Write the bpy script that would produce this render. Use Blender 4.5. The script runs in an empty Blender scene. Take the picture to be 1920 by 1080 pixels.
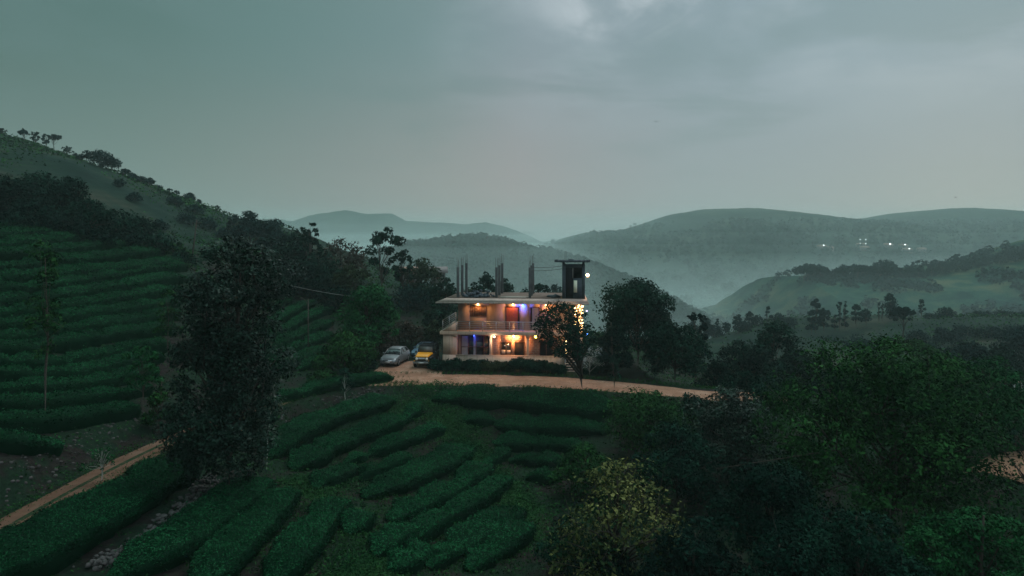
import bpy, math, random
import numpy as np
R = math.radians
scene = bpy.context.scene
COL = scene.collection
F = 1297.0; HZ = 450.0; CZ = 13.5           # focal length and horizon in photo pixels, camera height

# ------------------------------------------------------------------ camera
cd = bpy.data.cameras.new("camera"); cam = bpy.data.objects.new("camera", cd); COL.objects.link(cam)
cam.location = (0, 0, CZ); cam.rotation_euler = (R(90), 0, 0)
cd.sensor_width = 36.0; cd.lens = 36.0 * F / 1920.0
cd.shift_y = -(540 - HZ) / 1920.0
cd.clip_start = 0.5; cd.clip_end = 9000
scene.camera = cam
scene.view_settings.view_transform = 'Standard'; scene.view_settings.look = 'None'
scene.view_settings.gamma = 1; scene.view_settings.use_curve_mapping = False
scene.view_settings.exposure = 0.12
scene.render.engine = 'CYCLES'
cy = scene.cycles
cy.use_denoising = True; cy.max_bounces = 6; cy.diffuse_bounces = 2; cy.glossy_bounces = 2
cy.transmission_bounces = 4; cy.volume_bounces = 2; cy.transparent_max_bounces = 8
cy.sample_clamp_indirect = 4; cy.use_adaptive_sampling = True; cy.adaptive_threshold = 0.01

# ------------------------------------------------------------------ node helpers
def nn(nt, typ, **kw):
    n = nt.nodes.new(typ)
    for k, v in kw.items():
        if k == 'inp':
            for a, b in v.items(): n.inputs[a].default_value = b
        else: setattr(n, k, v)
    return n
def ramp(nt, stops, interp='LINEAR'):
    n = nt.nodes.new('ShaderNodeValToRGB'); cr = n.color_ramp; cr.interpolation = interp
    while len(cr.elements) < len(stops): cr.elements.new(0.5)
    for e, (p, c) in zip(cr.elements, stops):
        e.position = p; e.color = (c, c, c, 1) if isinstance(c, (int, float)) else (*c, 1)
    return n
def mix(nt, fac, a, b, mode='MIX'):
    n = nt.nodes.new('ShaderNodeMix'); n.data_type = 'RGBA'; n.blend_type = mode
    for sock, v in ((n.inputs[0], fac), (n.inputs[6], a), (n.inputs[7], b)):
        if hasattr(v, 'is_linked'): nt.links.new(v, sock)
        elif isinstance(v, (int, float)): sock.default_value = v
        else: sock.default_value = (*v, 1)
    return n.outputs[2]
def mth(nt, op, a, b=0.0, c=0.0, clamp=False):
    n = nt.nodes.new('ShaderNodeMath'); n.operation = op; n.use_clamp = clamp
    for i, v in enumerate((a, b, c)):
        if hasattr(v, 'is_linked'): nt.links.new(v, n.inputs[i])
        else: n.inputs[i].default_value = v
    return n.outputs[0]
def rng_map(nt, v, a, b, c=0.0, d=1.0):
    n = nt.nodes.new('ShaderNodeMapRange'); n.interpolation_type = 'SMOOTHSTEP'
    nt.links.new(v, n.inputs[0])
    for i, q in enumerate((a, b, c, d)): n.inputs[1 + i].default_value = q
    return n.outputs[0]

# ------------------------------------------------------------------ world: overcast dusk sky
SKY_GAIN = 1.0
wd = bpy.data.worlds.new("World"); scene.world = wd; wd.use_nodes = True
nt = wd.node_tree; nt.nodes.clear(); L = nt.links.new
wo = nn(nt, 'ShaderNodeOutputWorld'); bg = nn(nt, 'ShaderNodeBackground'); L(bg.outputs[0], wo.inputs[0])
sky = nn(nt, 'ShaderNodeTexSky'); sky.sky_type = 'NISHITA'; sky.sun_disc = False
sky.sun_elevation = R(9); sky.sun_rotation = R(35)
tc = nn(nt, 'ShaderNodeTexCoord'); sx = nn(nt, 'ShaderNodeSeparateXYZ'); L(tc.outputs['Generated'], sx.inputs[0])
X, Y, Z = sx.outputs
Zc = mth(nt, 'MAXIMUM', Z, 0.0)
hor = mth(nt, 'MAXIMUM', mth(nt, 'SQRT', mth(nt, 'ADD', mth(nt, 'MULTIPLY', X, X), mth(nt, 'MULTIPLY', Y, Y))), 0.001)
az = mth(nt, 'DIVIDE', X, hor)              # -0.6 left edge .. 0.6 right edge
el = Z
# broad colour of the cloud deck: left dark teal, middle warm grey near the horizon, right pale blue grey
lowc = ramp(nt, [(0.0, (.145, .205, .19)), (0.127, (.16, .22, .20)), (0.30, (.235, .255, .245)), (0.42, (.29, .29, .28)), (0.5, (.325, .30, .30)), (0.70, (.275, .320, .338)), (1.0, (.22, .285, .325))])
L(rng_map(nt, az, -0.9, 0.9), lowc.inputs[0])
higc = ramp(nt, [(0.0, (.07, .14, .13)), (0.084, (.082, .158, .145)), (0.232, (.117, .205, .200)), (0.40, (.165, .25, .26)), (0.52, (.24, .305, .34)), (0.87, (.275, .370, .425)), (1.0, (.265, .355, .41))])
L(rng_map(nt, az, -0.9, 0.9), higc.inputs[0])
base = mix(nt, rng_map(nt, el, 0.03, 0.30), lowc.outputs[0], higc.outputs[0])
# clouds mapped on a flat deck overhead
den = mth(nt, 'ADD', Zc, 0.10)
cx = nn(nt, 'ShaderNodeCombineXYZ'); L(mth(nt, 'DIVIDE', X, den), cx.inputs[0]); L(mth(nt, 'DIVIDE', Y, den), cx.inputs[1])
n1 = nn(nt, 'ShaderNodeTexNoise', inp={'Scale': 0.75, 'Detail': 7.0, 'Roughness': 0.52, 'Distortion': 0.4}); L(cx.outputs[0], n1.inputs['Vector'])
n2 = nn(nt, 'ShaderNodeTexNoise', inp={'Scale': 2.1, 'Detail': 6.0, 'Roughness': 0.55, 'Distortion': 0.7}); L(cx.outputs[0], n2.inputs['Vector'])
cl = mth(nt, 'ADD', mth(nt, 'MULTIPLY', n1.outputs[0], 0.65), mth(nt, 'MULTIPLY', n2.outputs[0], 0.35))
# more broken, brighter cloud to the upper right
wr = mth(nt, 'MULTIPLY', rng_map(nt, az, -0.16, 0.12), rng_map(nt, el, 0.12, 0.30))
cb = mth(nt, 'MULTIPLY', rng_map(nt, cl, 0.44, 0.60), wr)
base = mix(nt, mth(nt, 'MULTIPLY', cb, 0.8), base, (.37, .445, .485))
dk = mth(nt, 'MULTIPLY', rng_map(nt, n1.outputs[0], 0.52, 0.36), mth(nt, 'MULTIPLY', rng_map(nt, el, 0.06, 0.2), 0.35))
base = mix(nt, dk, base, (.13, .215, .215))
# small bright break near the top
dx = mth(nt, 'MULTIPLY', mth(nt, 'SUBTRACT', az, 0.155), 9.0); dz = mth(nt, 'MULTIPLY', mth(nt, 'SUBTRACT', el, 0.322), 22.0)
dd = mth(nt, 'ADD', mth(nt, 'MULTIPLY', dx, dx), mth(nt, 'MULTIPLY', dz, dz))
brk = mth(nt, 'MULTIPLY', rng_map(nt, dd, 1.5, 0.0), rng_map(nt, n2.outputs[0], 0.40, 0.60))
base = mix(nt, mth(nt, 'MULTIPLY', brk, 0.5), base, (.60, .66, .70))
# an overcast deck is brighter overhead than towards the horizon
zen = mth(nt, 'ADD', 1.0, mth(nt, 'MULTIPLY', rng_map(nt, el, 0.36, 0.8), 2.8))
sc = nn(nt, 'ShaderNodeVectorMath', operation='SCALE'); L(base, sc.inputs[0]); L(zen, sc.inputs['Scale'])
skys = nn(nt, 'ShaderNodeVectorMath', operation='SCALE'); L(sky.outputs[0], skys.inputs[0]); skys.inputs['Scale'].default_value = 0.03
tot = mix(nt, 0.93, skys.outputs[0], sc.outputs[0])
tot = mix(nt, rng_map(nt, Z, -0.02, 0.0), (.012, .02, .018), tot)
L(tot, bg.inputs[0]); bg.inputs[1].default_value = SKY_GAIN

sl = bpy.data.lights.new("sun", 'SUN'); so = bpy.data.objects.new("sun", sl); COL.objects.link(so)
sl.energy = 0.95; sl.angle = R(25); sl.color = (1.0, 0.95, 0.9)
so.rotation_euler = (R(32), 0, R(180 - 35))      # high soft light from beyond the clouds, ahead and to the right

# ------------------------------------------------------------------ numpy noise
def _h(ix, iy, s):
    n = (ix.astype(np.int64) * 374761393 + iy.astype(np.int64) * 668265263 + s * 1442695) & 0xffffffff
    n = ((n ^ (n >> 13)) * 1274126177) & 0xffffffff
    return ((n ^ (n >> 16)) & 0xffff) / 65535.0
def vnoise(x, y, s=0):
    ix, iy = np.floor(x), np.floor(y); fx, fy = x - ix, y - iy
    fx = fx * fx * (3 - 2 * fx); fy = fy * fy * (3 - 2 * fy)
    a = _h(ix, iy, s); b = _h(ix + 1, iy, s); c = _h(ix, iy + 1, s); d = _h(ix + 1, iy + 1, s)
    return (a + (b - a) * fx) + ((c + (d - c) * fx) - (a + (b - a) * fx)) * fy - 0.5
def fbm(x, y, o=4, s=0):
    t = 0; a = 1.0; f = 1.0
    for i in range(o): t = t + a * vnoise(x * f, y * f, s + i * 17); a *= 0.5; f *= 2.03
    return t
def smooth(a, b, x):
    t = np.clip((x - a) / (b - a), 0, 1); return t * t * (3 - 2 * t)

# ------------------------------------------------------------------ mesh helpers
def raw_mesh(name, verts, faces, tone=None, smooth_=False, mi=None):
    """verts (n,3), faces (m,4) or list of arrays of equal-width faces"""
    me = bpy.data.meshes.new(name)
    fl = faces if isinstance(faces, list) else [faces]
    fl = [np.asarray(f, dtype=np.int32) for f in fl if len(f)]
    verts = np.asarray(verts, dtype=np.float32)
    me.vertices.add(len(verts)); me.vertices.foreach_set('co', verts.ravel())
    nl = sum(f.size for f in fl); nf = sum(len(f) for f in fl)
    me.loops.add(nl); me.polygons.add(nf)
    me.loops.foreach_set('vertex_index', np.concatenate([f.ravel() for f in fl]))
    tot = np.concatenate([np.full(len(f), f.shape[1], np.int32) for f in fl])
    st = np.concatenate([[0], np.cumsum(tot)[:-1]]).astype(np.int32)
    me.polygons.foreach_set('loop_start', st)
    if smooth_: me.polygons.foreach_set('use_smooth', np.ones(nf, dtype=bool))
    if tone is not None:
        at = me.attributes.new('tone', 'FLOAT', 'FACE'); at.data.foreach_set('value', np.asarray(tone, dtype=np.float32))
    me.update(calc_edges=True); me.validate()
    return me
def put(name, me, mat=None, parent=None, loc=None, rz=None):
    o = bpy.data.objects.new(name, me); COL.objects.link(o)
    if mat is not None and me is not None and not me.materials: me.materials.append(mat)
    if parent is not None: o.parent = parent
    if loc is not None: o.location = loc
    if rz is not None: o.rotation_euler = (0, 0, rz)
    return o
def tag(o, label=None, cat=None, group=None, kind=None):
    if label: o['label'] = label
    if cat: o['category'] = cat
    if group: o['group'] = group
    if kind: o['kind'] = kind
    return o
def empty(name, loc, label, cat, group=None, rz=0.0):
    o = bpy.data.objects.new(name, None); COL.objects.link(o); o.location = loc; o.rotation_euler = (0, 0, rz)
    o.empty_display_size = 0.3
    return tag(o, label, cat, group)

class MB:
    """collects boxes, bars, tubes and prisms and links them as one mesh object"""
    def __init__(s): s.v = []; s.q = []; s.t = []; s.n = 0
    def add(s, v, q=(), t=()):
        v = np.asarray(v, float).reshape(-1, 3)
        s.v.append(v)
        if len(q): s.q.append(np.asarray(q) + s.n)
        if len(t): s.t.append(np.asarray(t) + s.n)
        s.n += len(v); return s
    def box(s, x0, x1, y0, y1, z0, z1):
        v = [(x, y, z) for z in (z0, z1) for y in (y0, y1) for x in (x0, x1)]
        return s.add(v, [(0, 2, 3, 1), (4, 5, 7, 6), (0, 1, 5, 4), (2, 6, 7, 3), (0, 4, 6, 2), (1, 3, 7, 5)])
    def hexa(s, bot, top):
        """bot/top: 4 points each, counter-clockwise seen from above"""
        return s.add(list(bot) + list(top), [(3, 2, 1, 0), (4, 5, 6, 7), (0, 1, 5, 4), (1, 2, 6, 5), (2, 3, 7, 6), (3, 0, 4, 7)])
    def tube(s, pts, rad, n=6, cap=True):
        P = np.asarray(pts, float); k = len(P)
        rad = np.full(k, rad, float) if np.isscalar(rad) else np.asarray(rad, float)
        T = np.gradient(P, axis=0); T /= np.linalg.norm(T, axis=1)[:, None] + 1e-9
        up = np.where(np.abs(T[:, 2:3]) > 0.9, [[1.0, 0, 0]], [[0, 0, 1.0]])
        A = np.cross(T, up); A /= np.linalg.norm(A, axis=1)[:, None] + 1e-9; B = np.cross(T, A)
        th = np.arange(n) * 2 * math.pi / n
        V = P[:, None] + rad[:, None, None] * (A[:, None] * np.cos(th)[None, :, None] + B[:, None] * np.sin(th)[None, :, None])
        i = np.arange(k - 1)[:, None] * n; j = np.arange(n)[None]; j2 = (j + 1) % n
        q = np.stack([i + j, i + j2, i + n + j2, i + n + j], -1).reshape(-1, 4)
        V = V.reshape(-1, 3); t = []
        if cap:
            V = np.vstack([V, P[0], P[-1]]); a = k * n
            t = [(a, (m + 1) % n, m) for m in range(n)] + [(a + 1, (k - 1) * n + m, (k - 1) * n + (m + 1) % n) for m in range(n)]
        return s.add(V, q, t)
    def disc(s, c, r, h, axis='x', n=16):
        """closed cylinder along axis centred at c"""
        c = np.array(c, float); d = {'x': np.array([1.0, 0, 0]), 'y': np.array([0, 1.0, 0]), 'z': np.array([0, 0, 1.0])}[axis]
        return s.tube([c - d * h / 2, c + d * h / 2], r, n)
    def ball(s, c, r, nu=8, nv=5):
        c = np.array(c, float); r = np.array([r, r, r]) if np.isscalar(r) else np.array(r)
        V = [c + r * [0, 0, -1]]
        for i in range(1, nv):
            a = -math.pi / 2 + math.pi * i / nv
            for j in range(nu):
                b = 2 * math.pi * j / nu; V.append(c + r * [math.cos(a) * math.cos(b), math.cos(a) * math.sin(b), math.sin(a)])
        V.append(c + r * [0, 0, 1]); q = []; t = []
        for j in range(nu):
            t.append((0, 1 + (j + 1) % nu, 1 + j)); e = 1 + (nv - 2) * nu; t.append((len(V) - 1, e + j, e + (j + 1) % nu))
            for i in range(nv - 2):
                a = 1 + i * nu; q.append((a + j, a + (j + 1) % nu, a + nu + (j + 1) % nu, a + nu + j))
        return s.add(V, q, t)
    def build(s, name, mat, parent=None, smooth_=False, bevel=0.0, loc=None, rz=None):
        f = []
        if s.q: f.append(np.vstack(s.q))
        if s.t: f.append(np.vstack(s.t))
        me = raw_mesh(name, np.vstack(s.v), f, smooth_=smooth_)
        o = put(name, me, mat, parent, loc, rz)
        if bevel:
            m = o.modifiers.new('bevel', 'BEVEL'); m.width = bevel; m.segments = 2; m.limit_method = 'ANGLE'
        return o

# ------------------------------------------------------------------ materials
def new_mat(name):
    m = bpy.data.materials.new(name); m.use_nodes = True; nt = m.node_tree
    return m, nt, nt.nodes['Principled BSDF']
def plain(name, col, rough=0.7, metal=0.0, var=0.15, scale=3.0, spec=0.5, bump=0.0, streak=0.0):
    m, nt, b = new_mat(name); L = nt.links.new
    t = nn(nt, 'ShaderNodeTexCoord'); n = nn(nt, 'ShaderNodeTexNoise', inp={'Scale': scale, 'Detail': 6.0, 'Roughness': 0.6}); L(t.outputs['Object'], n.inputs['Vector'])
    r = ramp(nt, [(0.3, tuple(c * (1 - var) for c in col)), (0.7, tuple(min(1, c * (1 + var)) for c in col))]); L(n.outputs[0], r.inputs[0])
    out = r.outputs[0]
    if streak:                                    # rain stains running down the surface
        mp = nn(nt, 'ShaderNodeMapping'); mp.inputs['Scale'].default_value = (5, 5, 0.5); L(t.outputs['Object'], mp.inputs[0])
        n3 = nn(nt, 'ShaderNodeTexNoise', inp={'Scale': 1.0, 'Detail': 5.0}); L(mp.outputs[0], n3.inputs['Vector'])
        out = mix(nt, mth(nt, 'MULTIPLY', rng_map(nt, n3.outputs[0], 0.48, 0.68), streak), out, tuple(c * 0.35 for c in col))
    L(out, b.inputs['Base Color'])
    b.inputs['Roughness'].default_value = rough; b.inputs['Metallic'].default_value = metal; b.inputs['Specular IOR Level'].default_value = spec
    if bump:
        bm = nn(nt, 'ShaderNodeBump', inp={'Strength': bump, 'Distance': 0.03}); L(n.outputs[0], bm.inputs['Height']); L(bm.outputs[0], b.inputs['Normal'])
    return m
def emis(name, col, s):
    m, nt, b = new_mat(name); b.inputs['Base Color'].default_value = (*col, 1)
    b.inputs['Emission Color'].default_value = (*col, 1); b.inputs['Emission Strength'].default_value = s
    return m
def leaf_mat(name, dark, light, rough=0.7, spec=0.02, tr=0.15):
    m, nt, b = new_mat(name); L = nt.links.new
    a = nn(nt, 'ShaderNodeAttribute'); a.attribute_name = 'tone'
    r = ramp(nt, [(0.0, dark), (0.55, tuple((p + q) / 2 for p, q in zip(dark, light))), (1.0, light)]); L(a.outputs['Fac'], r.inputs[0])
    L(r.outputs[0], b.inputs['Base Color']); b.inputs['Roughness'].default_value = rough; b.inputs['Specular IOR Level'].default_value = spec
    return m

# ------------------------------------------------------------------ terrain
def at(px, py, Y): return ((px - 960) * Y / F, Y, CZ - (py - HZ) * Y / F)
_cp = [(0,880,36),(0,760,42),(0,640,50),(0,540,58),(0,440,68),(-330,440,62),(-330,700,40),(-330,900,30),
 (160,830,43),(170,640,57),(170,500,73),(250,700,56),(280,600,66),(260,490,80),(330,560,76),(330,500,86),(330,740,56),
 (510,705,69),(600,690,72),(620,580,92),(570,650,78),(540,620,84),(500,560,95),(700,600,92),(720,560,104),(760,640,86),
 (600,500,120),(430,470,122),(0,262,180),(100,291,182),(200,319,185),(340,379,190),(430,412,195),(520,425,200),(600,450,212),
 (0,330,125),(200,400,130),(330,450,140),(430,470,150),(120,300,150),(330,400,165),(-330,240,150),(-330,150,180),
 (0,275,262),(200,325,262),(430,430,262),(600,470,262),(700,500,180),(800,560,160),
 (900,575,125),(1000,590,120),(1150,690,84),(1240,660,104),(1320,640,135),(1500,640,150),
 (1450,597,230),(1650,594,230),(1500,660,180),(1350,625,225),(1560,640,200),(1750,600,220),(1900,594,205),(1900,650,150),(2100,590,200),
 (1900,715,105),(1600,710,105),(1350,720,85),(1480,800,64),(1700,800,64),(1900,780,62),
 (300,900,42),(390,945,37.5),(450,1000,35.5),(600,1000,35.5),(560,900,45),(660,1080,31),(560,1080,31),(400,1080,30.4),(250,1080,30),(0,1080,29.4),
 (520,870,48.5),(600,790,57),(560,750,61),(650,830,53.5),(750,830,54.5),(850,850,53.5),(700,900,48),(800,930,45.5),(900,950,44.5),
 (860,1050,37.5),(960,1080,36),(1000,900,50),(1000,760,61),(1000,800,59),(1000,840,57),(1100,780,60.5),(1200,790,58.5),(1200,900,49),
 (1200,1080,36.5),(1600,1080,35.5),(1500,950,45),(1750,900,45),(1950,1040,33)]
_P = [at(*c) for c in _cp]
_P += [(-15,66,0),(-5,66,0),(5,66,0),(12,63,0),(17,60,0),(24,52,.2),(29,41,.5),(31,25,.5),(38,40,1.5),(34,60,-1),(-10,78,.1),(5,80,-.1),(10,75,-.1),(-4,90,0),
       (-24.5,33,0),(-24,22,0),(-23.5,46,0),(-20,58,0),(0,10,-3),(-22,8,-1),(20,8,-2),(45,10,2),(-45,15,4),(0,20,-3.6),
       (150,262,-42),(60,262,-42),(0,262,-30),(-20,230,-8),(70,262,-42),(200,262,-38),(20,170,-16),(0,150,-8),(55,170,-21),(25,110,-6)]
_P = np.array(_P); _X = _P[:, :2]; _Zc = _P[:, 2]
_d = np.sqrt(((_X[:, None] - _X[None]) ** 2).sum(-1) + 4.0)
_A = np.zeros((len(_P) + 3, len(_P) + 3)); _A[:-3, :-3] = _d + np.eye(len(_P)) * -0.6
_A[:-3, -3] = 1; _A[:-3, -2:] = _X; _A[-3, :-3] = 1; _A[-2:, :-3] = _X.T
_W = np.linalg.solve(_A, np.concatenate([_Zc, [0, 0, 0]]))
def rbf(x, y):
    out = np.full(x.shape, _W[-3]) + _W[-2] * x + _W[-1] * y
    for (a, b), w in zip(_X, _W[:-3]): out += w * np.sqrt((x - a) ** 2 + (y - b) ** 2 + 4.0)
    return out
ROADS = [([(-22.8,8),(-23.2,22),(-23.7,33),(-23.6,40),(-22.9,47),(-20.9,54),(-18.6,60),(-16.4,64.2),(-13.5,66.2),(-9,66.6)], 1.1),
         ([(-13.5,66.6),(-9,66.9),(-4,66.8),(2,66.0),(7,64.6),(12,62.6),(16.5,60.2),(20.5,58.8),(23,58.6)], 2.75)]
def dense(pts, step=0.5):
    P = np.array(pts, float); 
    for _ in range(3):                      # Chaikin smoothing
        Q = [P[0]]
        for a, b in zip(P[:-1], P[1:]): Q += [a * .75 + b * .25, a * .25 + b * .75]
        P = np.array(Q + [P[-1]])
    s = np.concatenate([[0], np.cumsum(np.linalg.norm(np.diff(P, axis=0), axis=1))])
    n = max(2, int(s[-1] / step) + 1); t = np.linspace(0, s[-1], n)
    return np.stack([np.interp(t, s, P[:, i]) for i in range(P.shape[1])], 1)
_RD = [(dense(p), w) for p, w in ROADS]
def road_z(x, y): return np.clip((x - 18) / 11, 0, 1) * 0.5
def road_dist(x, y):
    d = np.full(x.shape, 1e9)
    for P, w in _RD:
        for p in P[::2]: d = np.minimum(d, np.sqrt((x - p[0]) ** 2 + (y - p[1]) ** 2) - w)
    return d
def yard_dist(x, y):                        # rectangle of beaten earth in front of and beside the house
    dx = np.maximum(np.abs(x + 0.5) - 13.2, 0); dy = np.maximum(np.abs(y - 74.0) - 8.0, 0)
    return np.sqrt(dx * dx + dy * dy)
def H(x, y):
    x = np.asarray(x, float); y = np.asarray(y, float)
    z = rbf(x, y)
    near = (y < 110) & (np.abs(x) < 60)
    if near.any():
        xn, yn = x[near], y[near]; zn = z[near]
        zn += 0.10 * fbm(xn * .7, yn * .7, 3, 5)
        d = np.minimum(road_dist(xn, yn), yard_dist(xn, yn))
        k = 1 - smooth(0.25, 2.2, d)
        z[near] = zn * (1 - k) + road_z(xn, yn) * k
    far = smooth(225, 300, y)
    bumps = 9 * fbm(x / 260, y / 260, 4, 3)
    hill_left = smooth(40, -60, x + (y - 250) * 0.0)
    base = -52 + bumps + hill_left * 0
    z = z * (1 - far) + base * far
    z += smooth(90, 160, y) * 1.2 * fbm(x / 14, y / 14, 4, 9)
    return z
def h1(x, y): return float(H(np.array([x]), np.array([y]))[0])
_ys = np.concatenate([np.arange(14, 110, 0.2), np.arange(110, 320, 1.0)])
def G(px, py):
    """where the sight line through a photo pixel meets the ground"""
    x = (px - 960) / F * _ys; z = CZ - (py - HZ) / F * _ys
    g = z - H(x, _ys); i = np.argmax(g <= 0)
    if g[i] > 0: i = len(_ys) - 1
    Yq = _ys[i]
    return np.array([(px - 960) / F * Yq, Yq])

def soil_mat(name):
    m, nt, b = new_mat(name); L = nt.links.new
    t = nn(nt, 'ShaderNodeTexCoord'); P = t.outputs['Object']
    a = nn(nt, 'ShaderNodeTexNoise', inp={'Scale': 0.35, 'Detail': 8.0, 'Roughness': 0.62}); L(P, a.inputs['Vector'])
    c = nn(nt, 'ShaderNodeTexNoise', inp={'Scale': 3.5, 'Detail': 8.0, 'Roughness': 0.7}); L(P, c.inputs['Vector'])
    grass = ramp(nt, [(0.3, (.003, .010, .006)), (0.7, (.010, .028, .013))]); L(c.outputs[0], grass.inputs[0])
    soil = ramp(nt, [(0.3, (.006, .006, .006)), (0.7, (.026, .020, .017))]); L(c.outputs[0], soil.inputs[0])
    col = mix(nt, rng_map(nt, a.outputs[0], 0.44, 0.60), grass.outputs[0], soil.outputs[0])
    # dry tan grass and scattered paths on the slopes farther away
    s = nn(nt, 'ShaderNodeSeparateXYZ'); L(P, s.inputs[0])
    d = nn(nt, 'ShaderNodeTexNoise', inp={'Scale': 0.035, 'Detail': 8.0, 'Roughness': 0.68}); L(P, d.inputs['Vector'])
    slope = ramp(nt, [(0.32, (.001, .008, .006)), (0.44, (.004, .020, .013)), (0.52, (.011, .028, .017)), (0.62, (.036, .038, .024)), (0.72, (.060, .044, .030))]); L(d.outputs[0], slope.inputs[0])
    # contour terraces of low planting
    w = mth(nt, 'ADD', mth(nt, 'MULTIPLY', s.outputs[2], 5.6), mth(nt, 'MULTIPLY', c.outputs[0], 2.6))
    w = mth(nt, 'ADD', w, mth(nt, 'MULTIPLY', d.outputs[0], 9.0))
    st = rng_map(nt, mth(nt, 'SINE', w), -0.6, 0.4)
    slope2 = mix(nt, mth(nt, 'MULTIPLY', mth(nt, 'SUBTRACT', 1.0, st), 0.38), slope.outputs[0], (.004, .012, .008))
    col = mix(nt, rng_map(nt, s.outputs[1], 95, 125), col, slope2)
    L(col, b.inputs['Base Color']); b.inputs['Roughness'].default_value = 0.95; b.inputs['Specular IOR Level'].default_value = 0.1
    bm = nn(nt, 'ShaderNodeBump', inp={'Strength': 0.8, 'Distance': 0.15}); L(c.outputs[0], bm.inputs['Height']); L(bm.outputs[0], b.inputs['Normal'])
    return m
M_soil = soil_mat('hill_soil')
ys = np.concatenate([[-40, -15, 0], np.geomspace(5, 300, 430), np.geomspace(304, 2700, 90)])
us = np.linspace(-1, 1, 420)
YY = np.repeat(ys[:, None], len(us), 1); XX = us[None] * (np.maximum(YY, 12) * 1.0 + 30)
ZZ = H(XX.ravel(), YY.ravel()).reshape(YY.shape)
ZZ[:3] = ZZ[3]
V = np.stack([XX, YY, ZZ], -1).reshape(-1, 3)
i = (np.arange(len(ys) - 1)[:, None] * len(us) + np.arange(len(us) - 1)[None]).ravel()
Q = np.stack([i, i + 1, i + len(us) + 1, i + len(us)], -1)
tag(put('ground', raw_mesh('ground', V, Q, smooth_=True), M_soil), kind='structure')

# ---- dirt road and yard
def dirt_mat(name='red_dirt', k=1.0, grass=1.0):
    m, nt, b = new_mat(name); L = nt.links.new
    t = nn(nt, 'ShaderNodeTexCoord'); P = t.outputs['Object']
    a = nn(nt, 'ShaderNodeTexNoise', inp={'Scale': 0.6, 'Detail': 8.0, 'Roughness': 0.65}); L(P, a.inputs['Vector'])
    c = nn(nt, 'ShaderNodeTexNoise', inp={'Scale': 6.0, 'Detail': 6.0, 'Roughness': 0.7}); L(P, c.inputs['Vector'])
    col = ramp(nt, [(0.3, (.19 * k, .085 * k * 1.1, .050 * k * 1.15)), (0.5, (.29 * k, .14 * k * 1.1, .085 * k * 1.15)), (0.68, (.38 * k, .21 * k * 1.1, .14 * k * 1.15))]); L(a.outputs[0], col.inputs[0])
    c2 = mix(nt, rng_map(nt, c.outputs[0], 0.35, 0.7, 0.0, 0.5), col.outputs[0], (.11, .06, .042))
    at_ = nn(nt, 'ShaderNodeAttribute'); at_.attribute_name = 'tone'
    # the grassy strip between the wheel tracks
    g = mth(nt, 'MULTIPLY', rng_map(nt, at_.outputs['Fac'], 0.5, 0.9), rng_map(nt, c.outputs[0], 0.30, 0.50))
    c3 = mix(nt, g, c2, (.012, .030, .012))
    L(c3, b.inputs['Base Color']); b.inputs['Roughness'].default_value = 0.95; b.inputs['Specular IOR Level'].default_value = 0.1
    bm = nn(nt, 'ShaderNodeBump', inp={'Strength': 0.6, 'Distance': 0.05}); L(c.outputs[0], bm.inputs['Height']); L(bm.outputs[0], b.inputs['Normal'])
    return m
M_dirt = dirt_mat(); M_dirt_unlit = dirt_mat('red_dirt_unlit', .42)  # left track is the same dirt, painted darker for its dimmer light
for ri, (P, w) in enumerate(_RD):
    T = np.gradient(P, axis=0); T /= np.linalg.norm(T, axis=1)[:, None]; N = np.stack([-T[:, 1], T[:, 0]], 1)
    uu = np.linspace(-1, 1, 15)
    edge = 1 + 0.16 * fbm(P[:, 0] * .8, P[:, 1] * .8, 3, 21 + ri)
    if ri == 1: edge = edge * np.interp(P[:, 0], [4, 16], [1, .66])
    XY = P[:, None] + N[:, None] * (uu[None, :, None] * w * edge[:, None, None])
    x, y = XY[..., 0].ravel(), XY[..., 1].ravel()
    z = road_z(x, y) + 0.05 - np.repeat([abs(uu) > 0.9], len(P), 0).ravel() * 0.09 - 0.03 * np.tile(np.exp(-((np.abs(uu) - .5) / .18) ** 2), len(P)) + ri * 0.004
    V = np.stack([x, y, z], 1); n = len(uu)
    i = (np.arange(len(P) - 1)[:, None] * n + np.arange(n - 1)[None]).ravel()
    tone = np.tile(np.exp(-((uu[:-1] + 1 / 14) / .2) ** 2), len(P) - 1) * (1.0 if ri == 0 else 0.35)
    me = raw_mesh('road', V, np.stack([i, i + n, i + n + 1, i + 1], -1), tone=tone, smooth_=True)
    tag(put('road', me, M_dirt_unlit if ri == 0 else M_dirt), kind='structure')
# yard: an irregular patch of the same earth
th = np.linspace(0, 2 * math.pi, 90, endpoint=False)
cxy = np.array([-10.6, 71.6]); sup = (np.abs(np.cos(th)) ** 4 + np.abs(np.sin(th)) ** 4) ** -0.25
rr = np.stack([3.7 * np.cos(th) * sup, 5.4 * np.sin(th) * sup], 1) * (1 + 0.10 * fbm(np.cos(th) * 2.5, np.sin(th) * 2.5, 3, 4))[:, None]
ringv = [cxy + rr * k for k in (0.25, 0.5, 0.75, 0.93, 1.0)]
V = np.vstack([[[*cxy, .07]]] + [np.column_stack([r_, np.full(90, zz)]) for r_, zz in zip(ringv, (.07, .07, .065, .06, -.05))])
tri = [(0, 1 + k, 1 + (k + 1) % 90) for k in range(90)]
q = [(1 + a * 90 + k, 1 + (a + 1) * 90 + k, 1 + (a + 1) * 90 + (k + 1) % 90, 1 + a * 90 + (k + 1) % 90) for a in range(4) for k in range(90)]
me = raw_mesh('yard', V, [np.array(q), np.array(tri)], tone=np.zeros(len(q) + len(tri)), smooth_=True)
tag(put('yard_ground', me, M_dirt), kind='structure')

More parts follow.
